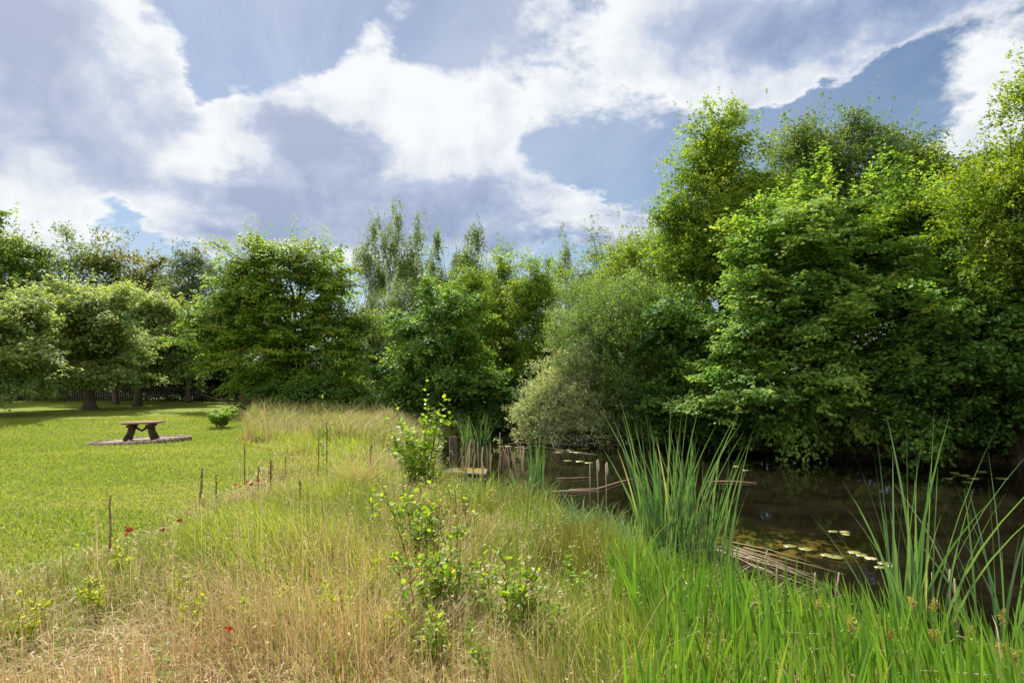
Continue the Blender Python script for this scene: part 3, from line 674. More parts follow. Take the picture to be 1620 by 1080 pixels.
bush_row('hedge', 'tall dark hedge behind the oak and ash at the end of the lawn', 'hedge', P(-260, 44), 44, P(120, 44), 43, 3.8, 2.4, 2800, 'hedge', .18, 201, scale=1.5, group=HG)
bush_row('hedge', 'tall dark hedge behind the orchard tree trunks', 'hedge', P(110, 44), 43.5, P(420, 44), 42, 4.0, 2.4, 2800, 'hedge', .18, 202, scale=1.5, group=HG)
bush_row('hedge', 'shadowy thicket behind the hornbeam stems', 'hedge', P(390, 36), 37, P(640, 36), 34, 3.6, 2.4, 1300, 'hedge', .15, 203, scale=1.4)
bush_row('undergrowth_thicket', 'dark thicket at the foot of the hornbeam', 'shrub', P(400, 25), 25.2, P(600, 25), 25.2, 1.5, 1.6, 900, 'maple', .10, 204, scale=.8, tb=-.1)
bush_row('undergrowth_thicket', 'dark thicket closing the far end of the pond', 'shrub', P(600, 28), 28.5, P(900, 28), 28.8, 2.3, 2.0, 1300, 'maple', .11, 205, scale=.9, tb=-.15)
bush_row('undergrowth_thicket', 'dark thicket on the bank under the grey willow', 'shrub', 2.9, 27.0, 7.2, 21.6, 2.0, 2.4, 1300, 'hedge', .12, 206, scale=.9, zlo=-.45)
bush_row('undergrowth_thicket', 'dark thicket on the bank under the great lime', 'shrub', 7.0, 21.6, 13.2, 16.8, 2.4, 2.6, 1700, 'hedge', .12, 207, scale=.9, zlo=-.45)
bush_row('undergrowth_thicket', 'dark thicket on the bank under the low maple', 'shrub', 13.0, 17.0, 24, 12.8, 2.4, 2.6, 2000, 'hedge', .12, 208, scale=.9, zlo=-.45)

def fence():
    y = 41.0; x0, x1 = P(-60, y), P(400, y)
    z0 = float(gz(np.array([x0]), np.array([y]))[0])
    root = empty('picket_fence', ((x0 + x1) / 2, y, z0), 'low grey picket fence in front of the dark hedge', 'fence')
    L = x1 - x0; nb = 6
    rng = np.random.default_rng(5)
    for r_ in (.35, .85):
        V, Fs = box((0, .03, r_), (L, .04, .08), bev=.01); Acc().add(V, Fs).build('rail', M['fence'], root)
    for i in range(int(L / 2.4) + 1):
        V, Fs = box((-L / 2 + i * 2.4, .11, .5), (.1, .1, 1.2), bev=.015); Acc().add(V, Fs).build('post', M['fence'], root)
    A = Acc()
    for i in range(int(L / .16)):
        x = -L / 2 + i * .16; h = 1.05 + rng.uniform(-.03, .03); w_ = .035; dd = -.012
        V = np.array([[x - w_, dd, 0.05], [x + w_, dd, 0.05], [x + w_, dd, h - .06], [x, dd, h], [x - w_, dd, h - .06]])
        V = np.concatenate([V, V + np.array([0, .018, 0])])
        A.add(V, [np.array([[0, 1, 2, 3, 4], [9, 8, 7, 6, 5]]), np.array([[i_, i_ + 5, (i_ + 1) % 5 + 5, (i_ + 1) % 5] for i_ in range(5)])[:, ::-1]])
    A.build('picket_panel', M['fence'], root)
fence()

# ------------------------------------------------------------------ table on its brick ring
def table():
    px, d = 226, 15.5; x = P(px, d); z = float(gz(np.array([x]), np.array([d]))[0])
    # brick ring, lying a little askew
    ring = empty('brick_plinth', (x - .05, d, z), 'low oval ring of old pinkish bricks filled with sand, under the wooden table', 'plinth')
    ring.rotation_euler = (0, math.radians(-2.2), math.radians(24))
    a_, b_ = 1.15, .72; rng = np.random.default_rng(8)
    per = 46; A = Acc()
    for i in range(per):
        t = 2 * math.pi * i / per; cx, cy = a_ * math.cos(t), b_ * math.sin(t)
        ta = math.atan2(b_ * math.cos(t), -a_ * math.sin(t))
        step = 2 * math.pi / per * math.hypot(a_ * math.sin(t), b_ * math.cos(t))
        V, Fs = box((cx * .93, cy * .93, .025 + rng.normal(0, .004)), (step * .93, .19, .10), rz=ta + rng.normal(0, .02), bev=.012); A.add(V, Fs)
    A.build('brick_course', M['brick'], ring)
    n = 48; an = np.linspace(0, 2 * np.pi, n, endpoint=False)
    top = np.column_stack([a_ * .86 * np.cos(an), b_ * .86 * np.sin(an), np.full(n, .055)]); bot = top.copy(); bot[:, 2] = -.05
    i = np.arange(n); k = (i + 1) % n
    Acc().add(np.concatenate([top, bot]), [i[None], np.stack([i + n, k + n, k, i], -1)]).build('sand_bed', M['slate'], ring)
    t = empty('wooden_table', (x - .03, d + .02, z + .08), 'low reddish wooden table with splayed timber legs on the brick ring', 'table')
    t.rotation_euler = (0, math.radians(-1.5), math.radians(12))
    # long eight sided plank top, pointed towards its ends
    out = [(-.56, 0), (-.40, -.24), (-.1, -.30), (.32, -.28), (.52, -.14), (.55, .08), (.38, .27), (-.1, .30), (-.42, .20)]
    o = np.array(out)
    for j, (s0, s1) in enumerate(((-.31, -.105), (-.10, .10), (.105, .31))):
        # planks clipped from the outline
        def clip(poly, yv, keep):
            r = []
            for q in range(len(poly)):
                a, b = poly[q], poly[(q + 1) % len(poly)]
                ia, ib = keep * (a[1] - yv) >= 0, keep * (b[1] - yv) >= 0
                if ia: r.append(a)
                if ia != ib:
                    u = (yv - a[1]) / (b[1] - a[1]); r.append((a[0] + u * (b[0] - a[0]), yv))
            return r
        pl = clip(clip(out, s0, 1), s1, -1); m_ = len(pl); q = np.array(pl)
        dz = .004 * (j - 1)
        cen = q.mean(0); qi = cen + (q - cen) * .985
        V = np.concatenate([np.column_stack([qi, np.full(m_, .43 + dz)]), np.column_stack([q, np.full(m_, .42 + dz)]), np.column_stack([cen + (q - cen) * .84, np.full(m_, .385 + dz)])])
        i = np.arange(m_); k = (i + 1) % m_
        A = Acc().add(V, [i[None], (i + 2 * m_)[None, ::-1], np.concatenate([np.stack([i + m_, k + m_, k, i], -1), np.stack([i + 2 * m_, k + 2 * m_, k + m_, i + m_], -1)])])
        A.build('plank', M['table'], t)
    for sx in (-1, 1):
        A = Acc()
        for sy in (-.13, .13):
            x0, x1 = sx * .26 + (-.08 if sx < 0 else .05), sx * .20
            V, Fs = tube([(x0, sy * 1.25, -.03), ((x0 + x1) / 2 - .02 * sx, sy, .17), (x1, sy * .8, .36)], [.058, .045, .058], 8, np.random.default_rng(3), .1); A.build if 0 else None
            A.add(V, Fs)
        A.build('leg', M['tabledark'], t)
        V, Fs = box((sx * .22, 0, .335), (.12, .48, .06), bev=.01); Acc().add(V, Fs).build('crosspiece', M['tabledark'], t)
    V, Fs = tube([(-.18, 0, .32), (0, .0, .20), (.17, 0, .32)], [.035, .03, .035], 8); Acc().add(V, Fs).build('brace', M['tabledark'], t, True)
table()

# ------------------------------------------------------------------ blades
def blades(x, y, z, h, w, az, bend, seg, rng, fold=0.0, twist=0.0, face=None, droop=0.0, taper=.6):
    """ribbons: root, height, width, lean direction, lean amount (0..1.2), segments"""
    N = len(x); t = np.linspace(0, 1, seg + 1)[None, :]
    h = h[:, None]; b = bend[:, None]
    fw = h * (b * t ** 1.9); up = h * t * (1 - .28 * b * b * t) - droop * h * t ** 4
    fa = (az if face is None else face)[:, None] + np.pi / 2 + twist * t
    cx = x[:, None] + fw * np.cos(az)[:, None]; cy = y[:, None] + fw * np.sin(az)[:, None]; cz = z[:, None] + up
    ww = w[:, None] * .5 * np.clip((1 - t ** 2.2), .03, 1) ** taper * np.minimum(1, .55 + t * 1.6)
    Lf = np.stack([cx - ww * np.cos(fa), cy - ww * np.sin(fa), cz], -1); Rt = np.stack([cx + ww * np.cos(fa), cy + ww * np.sin(fa), cz], -1)
    V = np.stack([Lf, Rt], 2).reshape(-1, 3)            # N, seg+1, 2
    b0 = np.arange(N)[:, None] * (seg + 1) * 2; s_ = np.arange(seg)[None] * 2
    i = b0 + s_; f = np.stack([i, i + 1, i + 3, i + 2], -1).reshape(-1, 4)
    tips = np.stack([cx[:, -1], cy[:, -1], cz[:, -1]], -1)
    return V, f, tips

def rep(t, seg): return np.repeat(t, (seg + 1) * 2)

def field(n, dmin, dmax, rng, half=50, power=1.0):
    """positions spread round the viewing side with density falling with distance"""
    u = rng.random(n); d = dmin * (dmax / dmin) ** u if power == 0 else dmin + (dmax - dmin) * u ** power
    a = np.radians(rng.uniform(-half, half, n)); return d * np.sin(a), d * np.cos(a), d

def lawn_grass():
    rng = np.random.default_rng(300); x, y, d = field(520000, 4.0, 27, rng, 52, 1.0)
    k = (sdist(x, y, MEAD) > -.12) & (x < 2); x, y, d = x[k], y[k], d[k]
    z = gz(x, y); n = len(x)
    h = rng.uniform(.022, .05, n) * (1 + .3 * vnoise(x, y, 31, 1.2)); w = rng.uniform(.004, .008, n) * (1 + d / 11)
    V, f, _ = blades(x, y, z - .005, h * 1.15, w, rng.uniform(0, 6.28, n), rng.uniform(.2, 1.1, n), 2, rng)
    pat = vnoise(x, y, 33, .9) * .5 + vnoise(x * .5, y * 1.4, 34, 1.6) * .5
    t = .45 + rng.normal(0, .16, n) + .5 * (pat - .5)
    s_ = rng.random(n) < .07 + .6 * sst(pat, .6, .9); t[s_] = rng.uniform(1.1, 1.6, s_.sum())
    prop(link('lawn_grass', mesh('lawn_grass', V, f, {'tint': rep(t, 2)}), M['lawn']), 'short mown lawn grass with straw coloured patches', 'grass', None, 'stuff')
lawn_grass()

def seed_heads(A, tips, rng, size, k=5, t0=.6, ln=.10):
    """small spikelets below the tips of grass stems"""
    for j in range(k):
        c = tips + np.array([[0, 0, -1.0]]) * ln * (j / k) + rng.normal(0, .009, tips.shape) * (1 + j * .4)
        n = norm(rng.normal(0, 1, c.shape)); tp = norm(np.array([[0, 0, 1.0]]) + rng.normal(0, .45, c.shape))
        V, f = leaf_geo(c, n, tp, size * rng.uniform(.7, 1.3, len(c)), .28, .1); A.add(V, f, t0 + rng.uniform(-.3, .3))

def greenness(x, y):
    """where the meadow is green and where it has dried: 0 dry .. 1 green"""
    g = .60 + 1.05 * (vnoise(x, y, 41, .75) - .5) + .5 * (vnoise(x, y, 42, 2.3) - .5)
    g += .8 * np.exp(-(((x + 2.3) / .9) ** 2 + ((y - 6.6) / 1.3) ** 2))
    g += .35 * np.exp(-(((x + 1.5) / .9) ** 2 + ((y - 4.6) / .5) ** 2))
    g -= .40 * np.exp(-(((x + .4) / .8) ** 2 + ((y - 4.1) / .6) ** 2)) + .35 * np.exp(-(((x + 1.1) / .8) ** 2 + ((y - 9) / 1.5) ** 2))
    g += .5 * sst(sdist(x, y, POND), 3.4, 1.2) + .3 * sst(x, -.2, .9)
    g += .15 * sst(y, 11, 15) * sst(-x, 1, 3)
    return np.clip(g, 0, 1)

def meadow():
    rng = np.random.default_rng(310)
    A, B = Acc(), Acc()
    x, y, d = field(330000, 2.1, 24, rng, 55, 1.25)
    dm = sdist(x, y, MEAD); dp = sdist(x, y, POND)
    edge = .25 * (vnoise(x, y, 9, 2.2) - .5)
    k = (dm + edge < .05) & (dp > .12) & (y < 26); x, y, d, dm, dp = x[k], y[k], d[k], dm[k], dp[k]
    z = gz(x, y); g = greenness(x, y); n = len(x)
    reedy = sst(x, .5 + y * .06, 1.3 + y * .07) * sst(y, 7.5, 5.5)      # the reed bed takes over here
    cl = vnoise(x, y, 44, 5.0) * .5 + .5 * vnoise(x, y, 45, 1.6)
    keep = (rng.random(n) > reedy * .8) & (rng.random(n) < .35 + .9 * cl)
    hh = (.11 + .33 * cl) * (1 - .62 * sst(dm, -.9, 0)) * (1 + .25 * sst(y, 9, 14)) * (.45 + .55 * sst(dp, .2, 2.2))
    isg = rng.random(n) < g * .9 + .04
    kk = keep & isg; m = kk.sum()
    w = rng.uniform(.0022, .0048, m) * (1 + d[kk] / 7)
    pa = vnoise(x, y, 46, .8)[kk] * 6.28
    V, f, _ = blades(x[kk], y[kk], z[kk] - .01, hh[kk] * rng.uniform(.45, 1.15, m), w, pa + rng.normal(0, 1.0, m), rng.uniform(.1, .85, m), 3, rng, twist=.8)
    A.add(V, f, rep(rng.normal(.45, .28, m) + .3 * (g[kk] - .5), 3))
    kk = keep & ~isg; m = kk.sum(); fine = rng.random(m)
    w = np.where(fine < .6, .0016, .0032) * rng.uniform(.8, 1.3, m) * (1 + d[kk] / 6)
    V, f, tips = blades(x[kk], y[kk], z[kk] - .01, hh[kk] * rng.uniform(.45, 1.35, m), w, vnoise(x[kk], y[kk], 47, .9) * 6.28 + rng.normal(0, .9, m), rng.uniform(.05, .75, m) ** 1.2, 3, rng, twist=.5)
    rust = vnoise(x[kk], y[kk], 48, 1.9); ts = rng.uniform(-.35, 1.0, m); rq = rng.random(m) < .03 + .55 * sst(rust, .58, .85); ts[rq] = rng.uniform(1.2, 1.6, rq.sum())
    B.add(V, f, rep(ts, 3))
    hd = tips[(fine < .6) & (x[kk] < .5 + .1 * y[kk]) & (rng.random(m) < .2)]; seed_heads(B, hd, rng, .02, 4, .35, .09)
    # matted dead grass lying low
    m = 90000; x2, y2, d2 = field(m, 2.1, 16, rng, 55, 1.1); k = (sdist(x2, y2, MEAD) < -.02) & (sdist(x2, y2, POND) > .15) & (rng.random(m) > .6 * greenness(x2, y2)); x2, y2, d2 = x2[k], y2[k], d2[k]; m = len(x2)
    V, f, _ = blades(x2, y2, gz(x2, y2) + .01, rng.uniform(.10, .26, m), rng.uniform(.002, .004, m) * (1 + d2 / 7), rng.uniform(0, 6.28, m), rng.uniform(.8, 1.7, m), 3, rng, droop=.25)
    B.add(V, f, rep(rng.uniform(-.5, 1.0, m), 3))
    prop(A.build('meadow_grass', M['grass']), 'knee high green meadow grass between lawn and pond', 'grass', None, 'stuff')
    prop(B.build('dry_grass', M['straw']), 'dry straw coloured grass with seed heads and matted dead blades', 'grass', None, 'stuff')
    # tall seeding grass stalks
    C_ = Acc(); m = 3600; x, y, d = field(m, 2.6, 22, rng, 50, .9); k = (sdist(x, y, MEAD) < -.25) & (sdist(x, y, POND) > .9) & (x < .3 + .1 * y); x, y, d = x[k], y[k], d[k]; m = len(x)
    V, f, tips = blades(x, y, gz(x, y), rng.uniform(.36, .68, m), .0022 * (1 + d / 6), rng.uniform(0, 6.28, m), rng.uniform(.05, .5, m), 4, rng)
    C_.add(V, f, rep(rng.uniform(0, 1, m), 4)); seed_heads(C_, tips, rng, .026, 8, .5, .16)
    prop(C_.build('seeding_grass', M['straw']), 'tall thin grass stalks with pale open seed heads', 'grass', None, 'stuff')
meadow()

def lush_grass():
    """coarse green grass with pale arching blades along the water, and at the foot of the far trees"""
    rng = np.random.default_rng(320); A = Acc(); B = Acc()
    n = 46000; t = rng.random(n); k = rng.integers(3, 17, n)
    a = POND[k]; b = POND[k + 1]; p = a + (b - a) * rng.random((n, 1)) + rng.normal(0, .75, (n, 2))
    x, y = p[:, 0], p[:, 1]; dp = sdist(x, y, POND); q = (dp > -.12) & (dp < 2.0) & (y > 5.2) & (y < 27) & (x < 3.1); x, y = x[q], y[q]; n = len(x)
    d = np.hypot(x, y)
    V, f, _ = blades(x, y, gz(x, y) - .02, rng.uniform(.26, .60, n) * (1 - .35 * sst(y, 8, 11)), rng.uniform(.006, .012, n) * (1 + d / 22), rng.uniform(0, 6.28, n), rng.uniform(.15, 1.0, n), 5, rng, twist=1.0, droop=.18)
    A.add(V, f, rep(rng.normal(.45, .3, n), 5))
    n = 16000; x = rng.uniform(-10, -2.3, n); y = rng.uniform(15, 24.5, n); q = (sdist(x, y, MEAD) < -.1) & (sdist(x, y, POND) > .1); x, y = x[q], y[q]; n = len(x)
    V, f, _ = blades(x, y, gz(x, y) - .02, (.3 + .75 * vnoise(x, y, 77, 3.0)) * rng.uniform(.6, 1.1, n), rng.uniform(.010, .018, n), rng.uniform(0, 6.28, n), rng.uniform(.15, .9, n), 4, rng, twist=1.0, droop=.15)
    pale = rng.random(n) < .25 + .4 * vnoise(x, y, 79, 1.4); vb = f.reshape(n, -1, 4)
    Vn = V.reshape(n, -1, 3)
    for A_, q_, t_ in ((A, ~pale, rng.normal(.0, .35, n) + .5 * vnoise(x, y, 78, 2.0)), (B, pale, rng.uniform(-.3, 1, n))):
        m_ = int(q_.sum()); A_.add(Vn[q_].reshape(-1, 3), (vb[0][None] + (np.arange(m_) * Vn.shape[1])[:, None, None]).reshape(-1, 4), rep(t_[q_], 4))
    prop(B.build('pale_bank_grass', M['straw']), 'pale seeding grass mixed through the rough bank behind the lawn corner', 'grass', None, 'stuff')
    prop(A.build('bank_grass', M['grass']), 'coarse arching green grass along the water edge', 'grass', None, 'stuff')
lush_grass()

def reed_bed():
    rng = np.random.default_rng(330); A = Acc(); n = 11500
    x, y, d = field(n, 2.0, 7.6, rng, 62, .85)
    lim = .28 + .09 * y
    dp = sdist(x, y, POND)
    q = (x > lim + .35 * (vnoise(x, y, 51, 1.8) - .5)) & (dp > -.25 - .1 * vnoise(x, y, 52, 3)) & (x < 6.5); x, y, d, dp = x[q], y[q], d[q], dp[q]; n = len(x)
    gx = np.round(x / .16) * .16; gy = np.round(y / .16) * .16
    cl = vnoise(gx, gy, 53, 4.0)
    h = (.50 + .20 * cl) * rng.uniform(.6, 1.1, n) * (1 - .25 * sst(y, 4, 6.0))
    pa = np.pi * .05 + vnoise(x, y, 54, 1.1) * 2.2 + np.pi * .2
    V, f, tips = blades(x, y, gz(x, y) - .03, h, rng.uniform(.012, .027, n), pa + rng.normal(0, .9, n), rng.uniform(.02, .34, n), 5, rng, face=rng.uniform(0, 6.28, n), twist=.7, taper=.75)
    t = rng.normal(.5, .28, n); t[rng.random(n) < .035] = 1.5
    A.add(V, f, rep(t, 5))
    prop(A.build('reed_bed', M['reed']), 'dense bed of bright green sword shaped reeds at the near bank', 'reeds', None, 'stuff')
    # dead leaves and stalks in the bed
    B = Acc(); m = 800; x, y, d = field(m, 2.4, 7.8, rng, 60, .9); dp = sdist(x, y, POND); q = (x > .9 + .085 * y) & (dp > -.35) & (x < 6.5); x, y = x[q], y[q]; m = len(x)
    V, f, _ = blades(x, y, np.maximum(gz(x, y), WATER), rng.uniform(.25, .75, m), rng.uniform(.006, .011, m), rng.uniform(0, 6.28, m), rng.uniform(.1, 1.3, m), 4, rng, twist=1.2, droop=.3)
    B.add(V, f, rep(rng.uniform(0, 1, m), 4))
    prop(B.build('dead_reed_litter', M['deadreed']), 'pale broken dead leaves tangled among the green reeds', 'dead reeds', None, 'stuff')
reed_bed()

def herbs():
    """broad leaved ground cover: nettles, mint and seedlings"""
    rng = np.random.default_rng(340); A = Acc()
    n = 2400; x, y, d = field(n, 2.4, 17, rng, 48, .9); q = (sdist(x, y, MEAD) < -.2) & (sdist(x, y, POND) > .1) & (rng.random(n) < .3 + .7 * sst(x, -.9, .5)); x, y = x[q], y[q]; n = len(x)
    z = gz(x, y); st = 16; h = rng.uniform(.18, .5, n)
    for j in range(st):
        t = (j + .6) / st; c = np.column_stack([x, y, z + h * t]) + rng.normal(0, .012, (n, 3))
        a = j * 2.4 + x * 30; o = np.column_stack([np.cos(a), np.sin(a), np.full(n, .25)]); sz = (.045 - .022 * t) * rng.uniform(.7, 1.3, n)
        V, f = leaf_geo(c + o * sz[:, None] * .5, norm(np.column_stack([-np.cos(a) * .4, -np.sin(a) * .4, np.ones(n)]) + rng.normal(0, .25, (n, 3))), o, sz, .5); A.add(V, f, np.repeat(rng.normal(.4 + .4 * t, .25, n), 4))
    V, f, _ = blades(x, y, z, h, np.full(n, .004), np.zeros(n), np.zeros(n), 1, rng); A.add(V, f, rep(np.full(n, .2), 1))
    prop(A.build('meadow_herbs', M['herb']), 'small leafy herbs scattered through the meadow grass', 'herbs', None, 'stuff')
herbs()

# ------------------------------------------------------------------ cattails, rushes
def clump(name, label, cat, x, y, n, hmin, hmax, wmin, wmax, spread, seed, matn, bmax=.4, base=None, tb=0., group=None, az0=None, droop=0.0, part='leaves'):
    rng = np.random.default_rng(seed); z = max(float(gz(np.array([x]), np.array([y]))[0]), WATER - .1) if base is None else base
    root = empty(name, (x, y, z), label, cat, group); r = spread * np.sqrt(rng.random(n)); a = rng.uniform(0, 6.28, n)
    bx, by = r * np.cos(a), r * np.sin(a)
    az = a + rng.normal(0, .8, n) if az0 is None else rng.normal(az0, .9, n)
    b = rng.uniform(.02, bmax, n) ** 1.0
    A = Acc(); h = rng.uniform(hmin, hmax, n); h[rng.random(n) < .35] *= .7
    V, f, tips = blades(bx, by, np.full(n, -.05), h, rng.uniform(wmin, wmax, n), az, b, 8, rng, face=rng.uniform(-.8, .8, n) - np.pi / 2, twist=.5, droop=droop, taper=.8)
    t = rng.normal(.45 + tb, .28, n); t[rng.random(n) < .04] = 1.5
    A.add(V, f, rep(t, 8)); A.build(part, M[matn], root); return root
CG = 'cattail clumps at the water edge'
clump('cattail_clump', 'tall dense cattail clump standing against the open dark water', 'cattails', 1.66, 6.45, 105, 1.2, 2.02, .016, .030, .26, 401, 'cattail', .34, group=CG)
clump('cattail_clump', 'lower cattail clump on the reed side of the tall dense clump', 'cattails', 2.06, 6.6, 80, 1.0, 1.75, .013, .024, .32, 402, 'cattail', .32, group=CG)
clump('cattail_clump', 'nearest cattail clump with broad bright blades rising over the reed bed', 'cattails', 2.98, 4.5, 40, 1.3, 2.0, .018, .032, .20, 403, 'cattail', .5, tb=.15, group=CG)
clump('cattail_clump', 'cattail clump with grey green blades at the picture edge', 'cattails', 3.85, 4.75, 40, 1.1, 1.75, .016, .028, .3, 404, 'cattail', .6, group=CG)
clump('cattail_clump', 'small upright cattail tuft beside the cut stalks', 'cattails', P(850, 12.3), 12.3, 24, .9, 1.35, .02, .03, .14, 405, 'cattail', .2, group=CG)
clump('cattail_clump', 'distant green cattails at the far corner of the pond', 'cattails', P(752, 20), 20.5, 60, .7, 1.25, .02, .03, .5, 406, 'cattail', .45, group=CG)
clump('rush_clump', 'dark rush clump with reddish tips beside the reed bed', 'rushes', .66, 5.5, 420, .45, .78, .003, .0055, .22, 407, 'rush', .45, tb=.25, part='stems')
clump('rush_clump', 'olive rush tuft between the small saplings and the pond', 'rushes', .05, 7.4, 520, .5, .85, .004, .007, .4, 408, 'rush', .55, tb=-.1, part='stems')
for k, (px, d, lab) in enumerate([(560, 9.0, 'pale tussock of arching grass between meadow and sapling'), (600, 11.0, 'straw coloured tussock behind the meadow sapling'), (850, 8.2, 'green tussock with arching pale blades near the cut reeds'),
                                  (905, 8.0, 'green tussock nearest the sticks in the water'), (955, 8.1, 'green tussock beside the tall cattails'), (880, 6.2, 'green tussock behind the reddish rushes'), (400, 20, 'tall pale grass tuft at the lawn corner'), (455, 17, 'grass tuft on the rough bank behind the red poppies')]):
    clump('grass_tussock', lab, 'grass tuft', P(px, d), d, (110 if k in (2, 3, 4, 5) else 170), .45, .85, (.009 if k in (2, 3, 4, 5) else .005), (.020 if k in (2, 3, 4, 5) else .010), .28, 420 + k, 'straw' if k in (0, 1, 6) else 'cattail', 1.05, droop=.25, group='grass tussocks', part='blades')

for k, (px, d, lab) in enumerate([(745, 7.6, 'tall olive rush tuft in the middle of the bank, below the landing'), (800, 8.2, 'brown tipped rush tuft below the cut stalks'), (835, 6.4, 'dense rush tuft between the rush tuft by the saplings and the reddish one'), (905, 5.0, 'green rush tuft at the foot of the reddish rushes'), (965, 5.1, 'rush tuft growing into the corner of the reed bed'), (700, 10.5, 'rush tuft beside the big alder sapling')]):
    clump('rush_clump', lab, 'rushes', P(px, d), d, 330, .42, .80, .0035, .006, .26, 460 + k, 'rush' if k % 2 else 'grass', .5, group='rush tufts on the bank', part='stems', tb=(-.1 if k % 2 else -.3))
for k, (px, d, lab) in enumerate([(868, 7.0, 'broad bladed sweet grass clump with pale arching tips, nearest the rushes'), (925, 6.6, 'broad bladed sweet grass clump behind the reddish rushes'), (975, 7.0, 'broad bladed sweet grass clump touching the tall cattails'), (1010, 5.9, 'broad bladed sweet grass clump at the corner of the reed bed'), (830, 9.6, 'broad bladed sweet grass clump below the small cattail tuft'), (765, 9.2, 'broad bladed sweet grass clump in front of the landing')]):
    clump('sweet_grass_clump', lab, 'grass', P(px, d), d, 170, .55, .98, .010, .020, .30, 440 + k, 'cattail', .75, droop=.22, group='broad bladed grass clumps along the bank', part='blades', tb=.1)

# sedge flowers in the reed bed
rng = np.random.default_rng(350)
for k, (px, py, d) in enumerate([(1438, 965, 3.9), (1473, 968, 4.0), (1290, 998, 3.9), (1312, 1028, 3.4), (1390, 1030, 3.5), (1530, 1010, 3.8), (1528, 1035, 3.6), (1472, 1035, 3.3), (1580, 985, 4.2), (1600, 1050, 3.2), (1340, 1060, 3.1), (1402, 1070, 3.0), (1575, 1065, 3.1), (1263, 990, 4.1)]):
    x = P(px, d); zt = Zp(py, d); zb = float(gz(np.array([x]), np.array([d]))[0]); zt = max(zt, zb + .35) + .07
    root = empty('sedge_plant', (x, d, zb), 'slender sedge with tawny flower tuft among the bright reeds', 'sedge', 'flowering sedges in the reed bed')
    V, Fs = tube([(0, 0, -.02), (.01, 0, (zt - zb) * .6), (.02, 0, zt - zb)], [.003, .0025, .002], 5); Acc().add(V, Fs, .3).build('stem', M['reed'], root)
    A = Acc()
    for c in range(6):
        cc = np.array([[.02, 0, zt - zb]]) + rng.normal(0, .008, (1, 3)) + np.array([[0, 0, -.010 * c]])
        m = 26; p_ = cc + rng.normal(0, .009, (m, 3)); V, f = leaf_geo(p_, norm(rng.normal(0, 1, (m, 3))), norm(rng.normal(0, 1, (m, 3)) + [0, 0, .6]), rng.uniform(.010, .020, m), .4); A.add(V, f, rng.uniform(.1, 1))
    A.build('flower_head', M['sedge'], root)

# ------------------------------------------------------------------ saplings and single plants
def sapling(name, label, x, y, h, nst, spread, leaf, seed, matn='sapling', group=None, cat='sapling', per=16, red=0.1, asp=.8, br=4):
    rng = np.random.default_rng(seed); z = float(gz(np.array([x]), np.array([y]))[0]); root = empty(name, (x, y, z), label, cat, group)
    A, B = Acc(), Acc()
    cs, ns, ts, sz, tt = [], [], [], [], []
    def leaves_on(path, m, lf):
        for j in range(m):
            u = (j + .5) / m; q = u * (len(path) - 1); i = min(int(q), len(path) - 2); p = path[i] + (path[i + 1] - path[i]) * (q - i)
            a = j * 2.4 + rng.uniform(-.5, .5); o = np.array([math.cos(a), math.sin(a), rng.uniform(.1, .7)]); s_ = lf * (1.05 - .45 * u) * rng.uniform(.75, 1.25)
            cs.append(p + o * s_ * .62); ns.append(norm(np.array([-o[0] * .35, -o[1] * .35, 1.]) + rng.normal(0, .5, 3))); ts.append(o); sz.append(s_)
            tt.append(1.35 if rng.random() < red * (u > .6) else rng.normal(.3 + .55 * u, .22))
    for k in range(nst):
        a = rng.uniform(0, 6.28); r = spread * rng.uniform(.3, 1); hh = h * (1 if k == 0 else rng.uniform(.55, .92)); r *= (.2 if k == 0 else 1)
        t = np.linspace(0, 1, 8); b0 = np.array([math.cos(a), math.sin(a), 0]) * .03 * min(k, 3)
        path = b0 + np.column_stack([np.cos(a) * r * t ** 1.2, np.sin(a) * r * t ** 1.2, hh * t]) + rng.normal(0, .008, (8, 3)) * t[:, None]
        V, Fs = tube(path, np.linspace(.001 + h * .0042, .0012, 8), 6); A.add(V, Fs, .3)
        leaves_on(path[1:], per, leaf)
        for b in range(br):
            i = rng.integers(0 if h > 1 else 1, 6); a2 = rng.uniform(0, 6.28); L = h * rng.uniform(.14, .30) * (1 - i / 9)
            t2 = np.linspace(0, 1, 5)[:, None]; p2 = path[i] + t2 * np.array([math.cos(a2), math.sin(a2), .0]) * L * .75 + np.array([0, 0, 1.]) * L * t2 ** 1.3
            V, Fs = tube(p2, np.linspace(.004, .0015, 5), 5); A.add(V, Fs, .3); leaves_on(p2[1:], max(4, per // 2), leaf * .9)
    c, n, t, s_ = np.array(cs), np.array(ns), norm(np.array(ts)), np.array(sz)
    # six-cornered leaves with a crease
    t = norm(t - n * np.sum(t * n, -1, keepdims=True)); sd = np.cross(n, t); L = s_[:, None] * .5; W = L * asp
    V = np.stack([c - t * L, c - t * L * .35 + sd * W * .85 + n * L * .12, c + t * L * .3 + sd * W * .8 + n * L * .13, c + t * L, c + t * L * .3 - sd * W * .8 + n * L * .13, c - t * L * .35 - sd * W * .85 + n * L * .12, c], 1)
    N = len(c); b = np.arange(N)[:, None] * 7
    f = np.concatenate([b + np.array([[0, 1, 6]]), b + np.array([[1, 2, 6]]), b + np.array([[2, 3, 6]]), b + np.array([[3, 4, 6]]), b + np.array([[4, 5, 6]]), b + np.array([[5, 0, 6]])])
    B.add(V.reshape(-1, 3), f, np.repeat(np.array(tt), 7))
    A.build('stem', M['dock'] if h > .4 and matn == 'sapling' else M['herb'], root, True); B.build('foliage', M[matn], root); return root
def at(px, d): return P(px, d), d
sapling('alder_sapling', 'large bright green alder sapling, tallest plant in the meadow', *at(668, 8.8), 1.75, 13, .50, .088, 501, per=20, br=7, red=.03)
SG = 'small aspen saplings in the meadow'
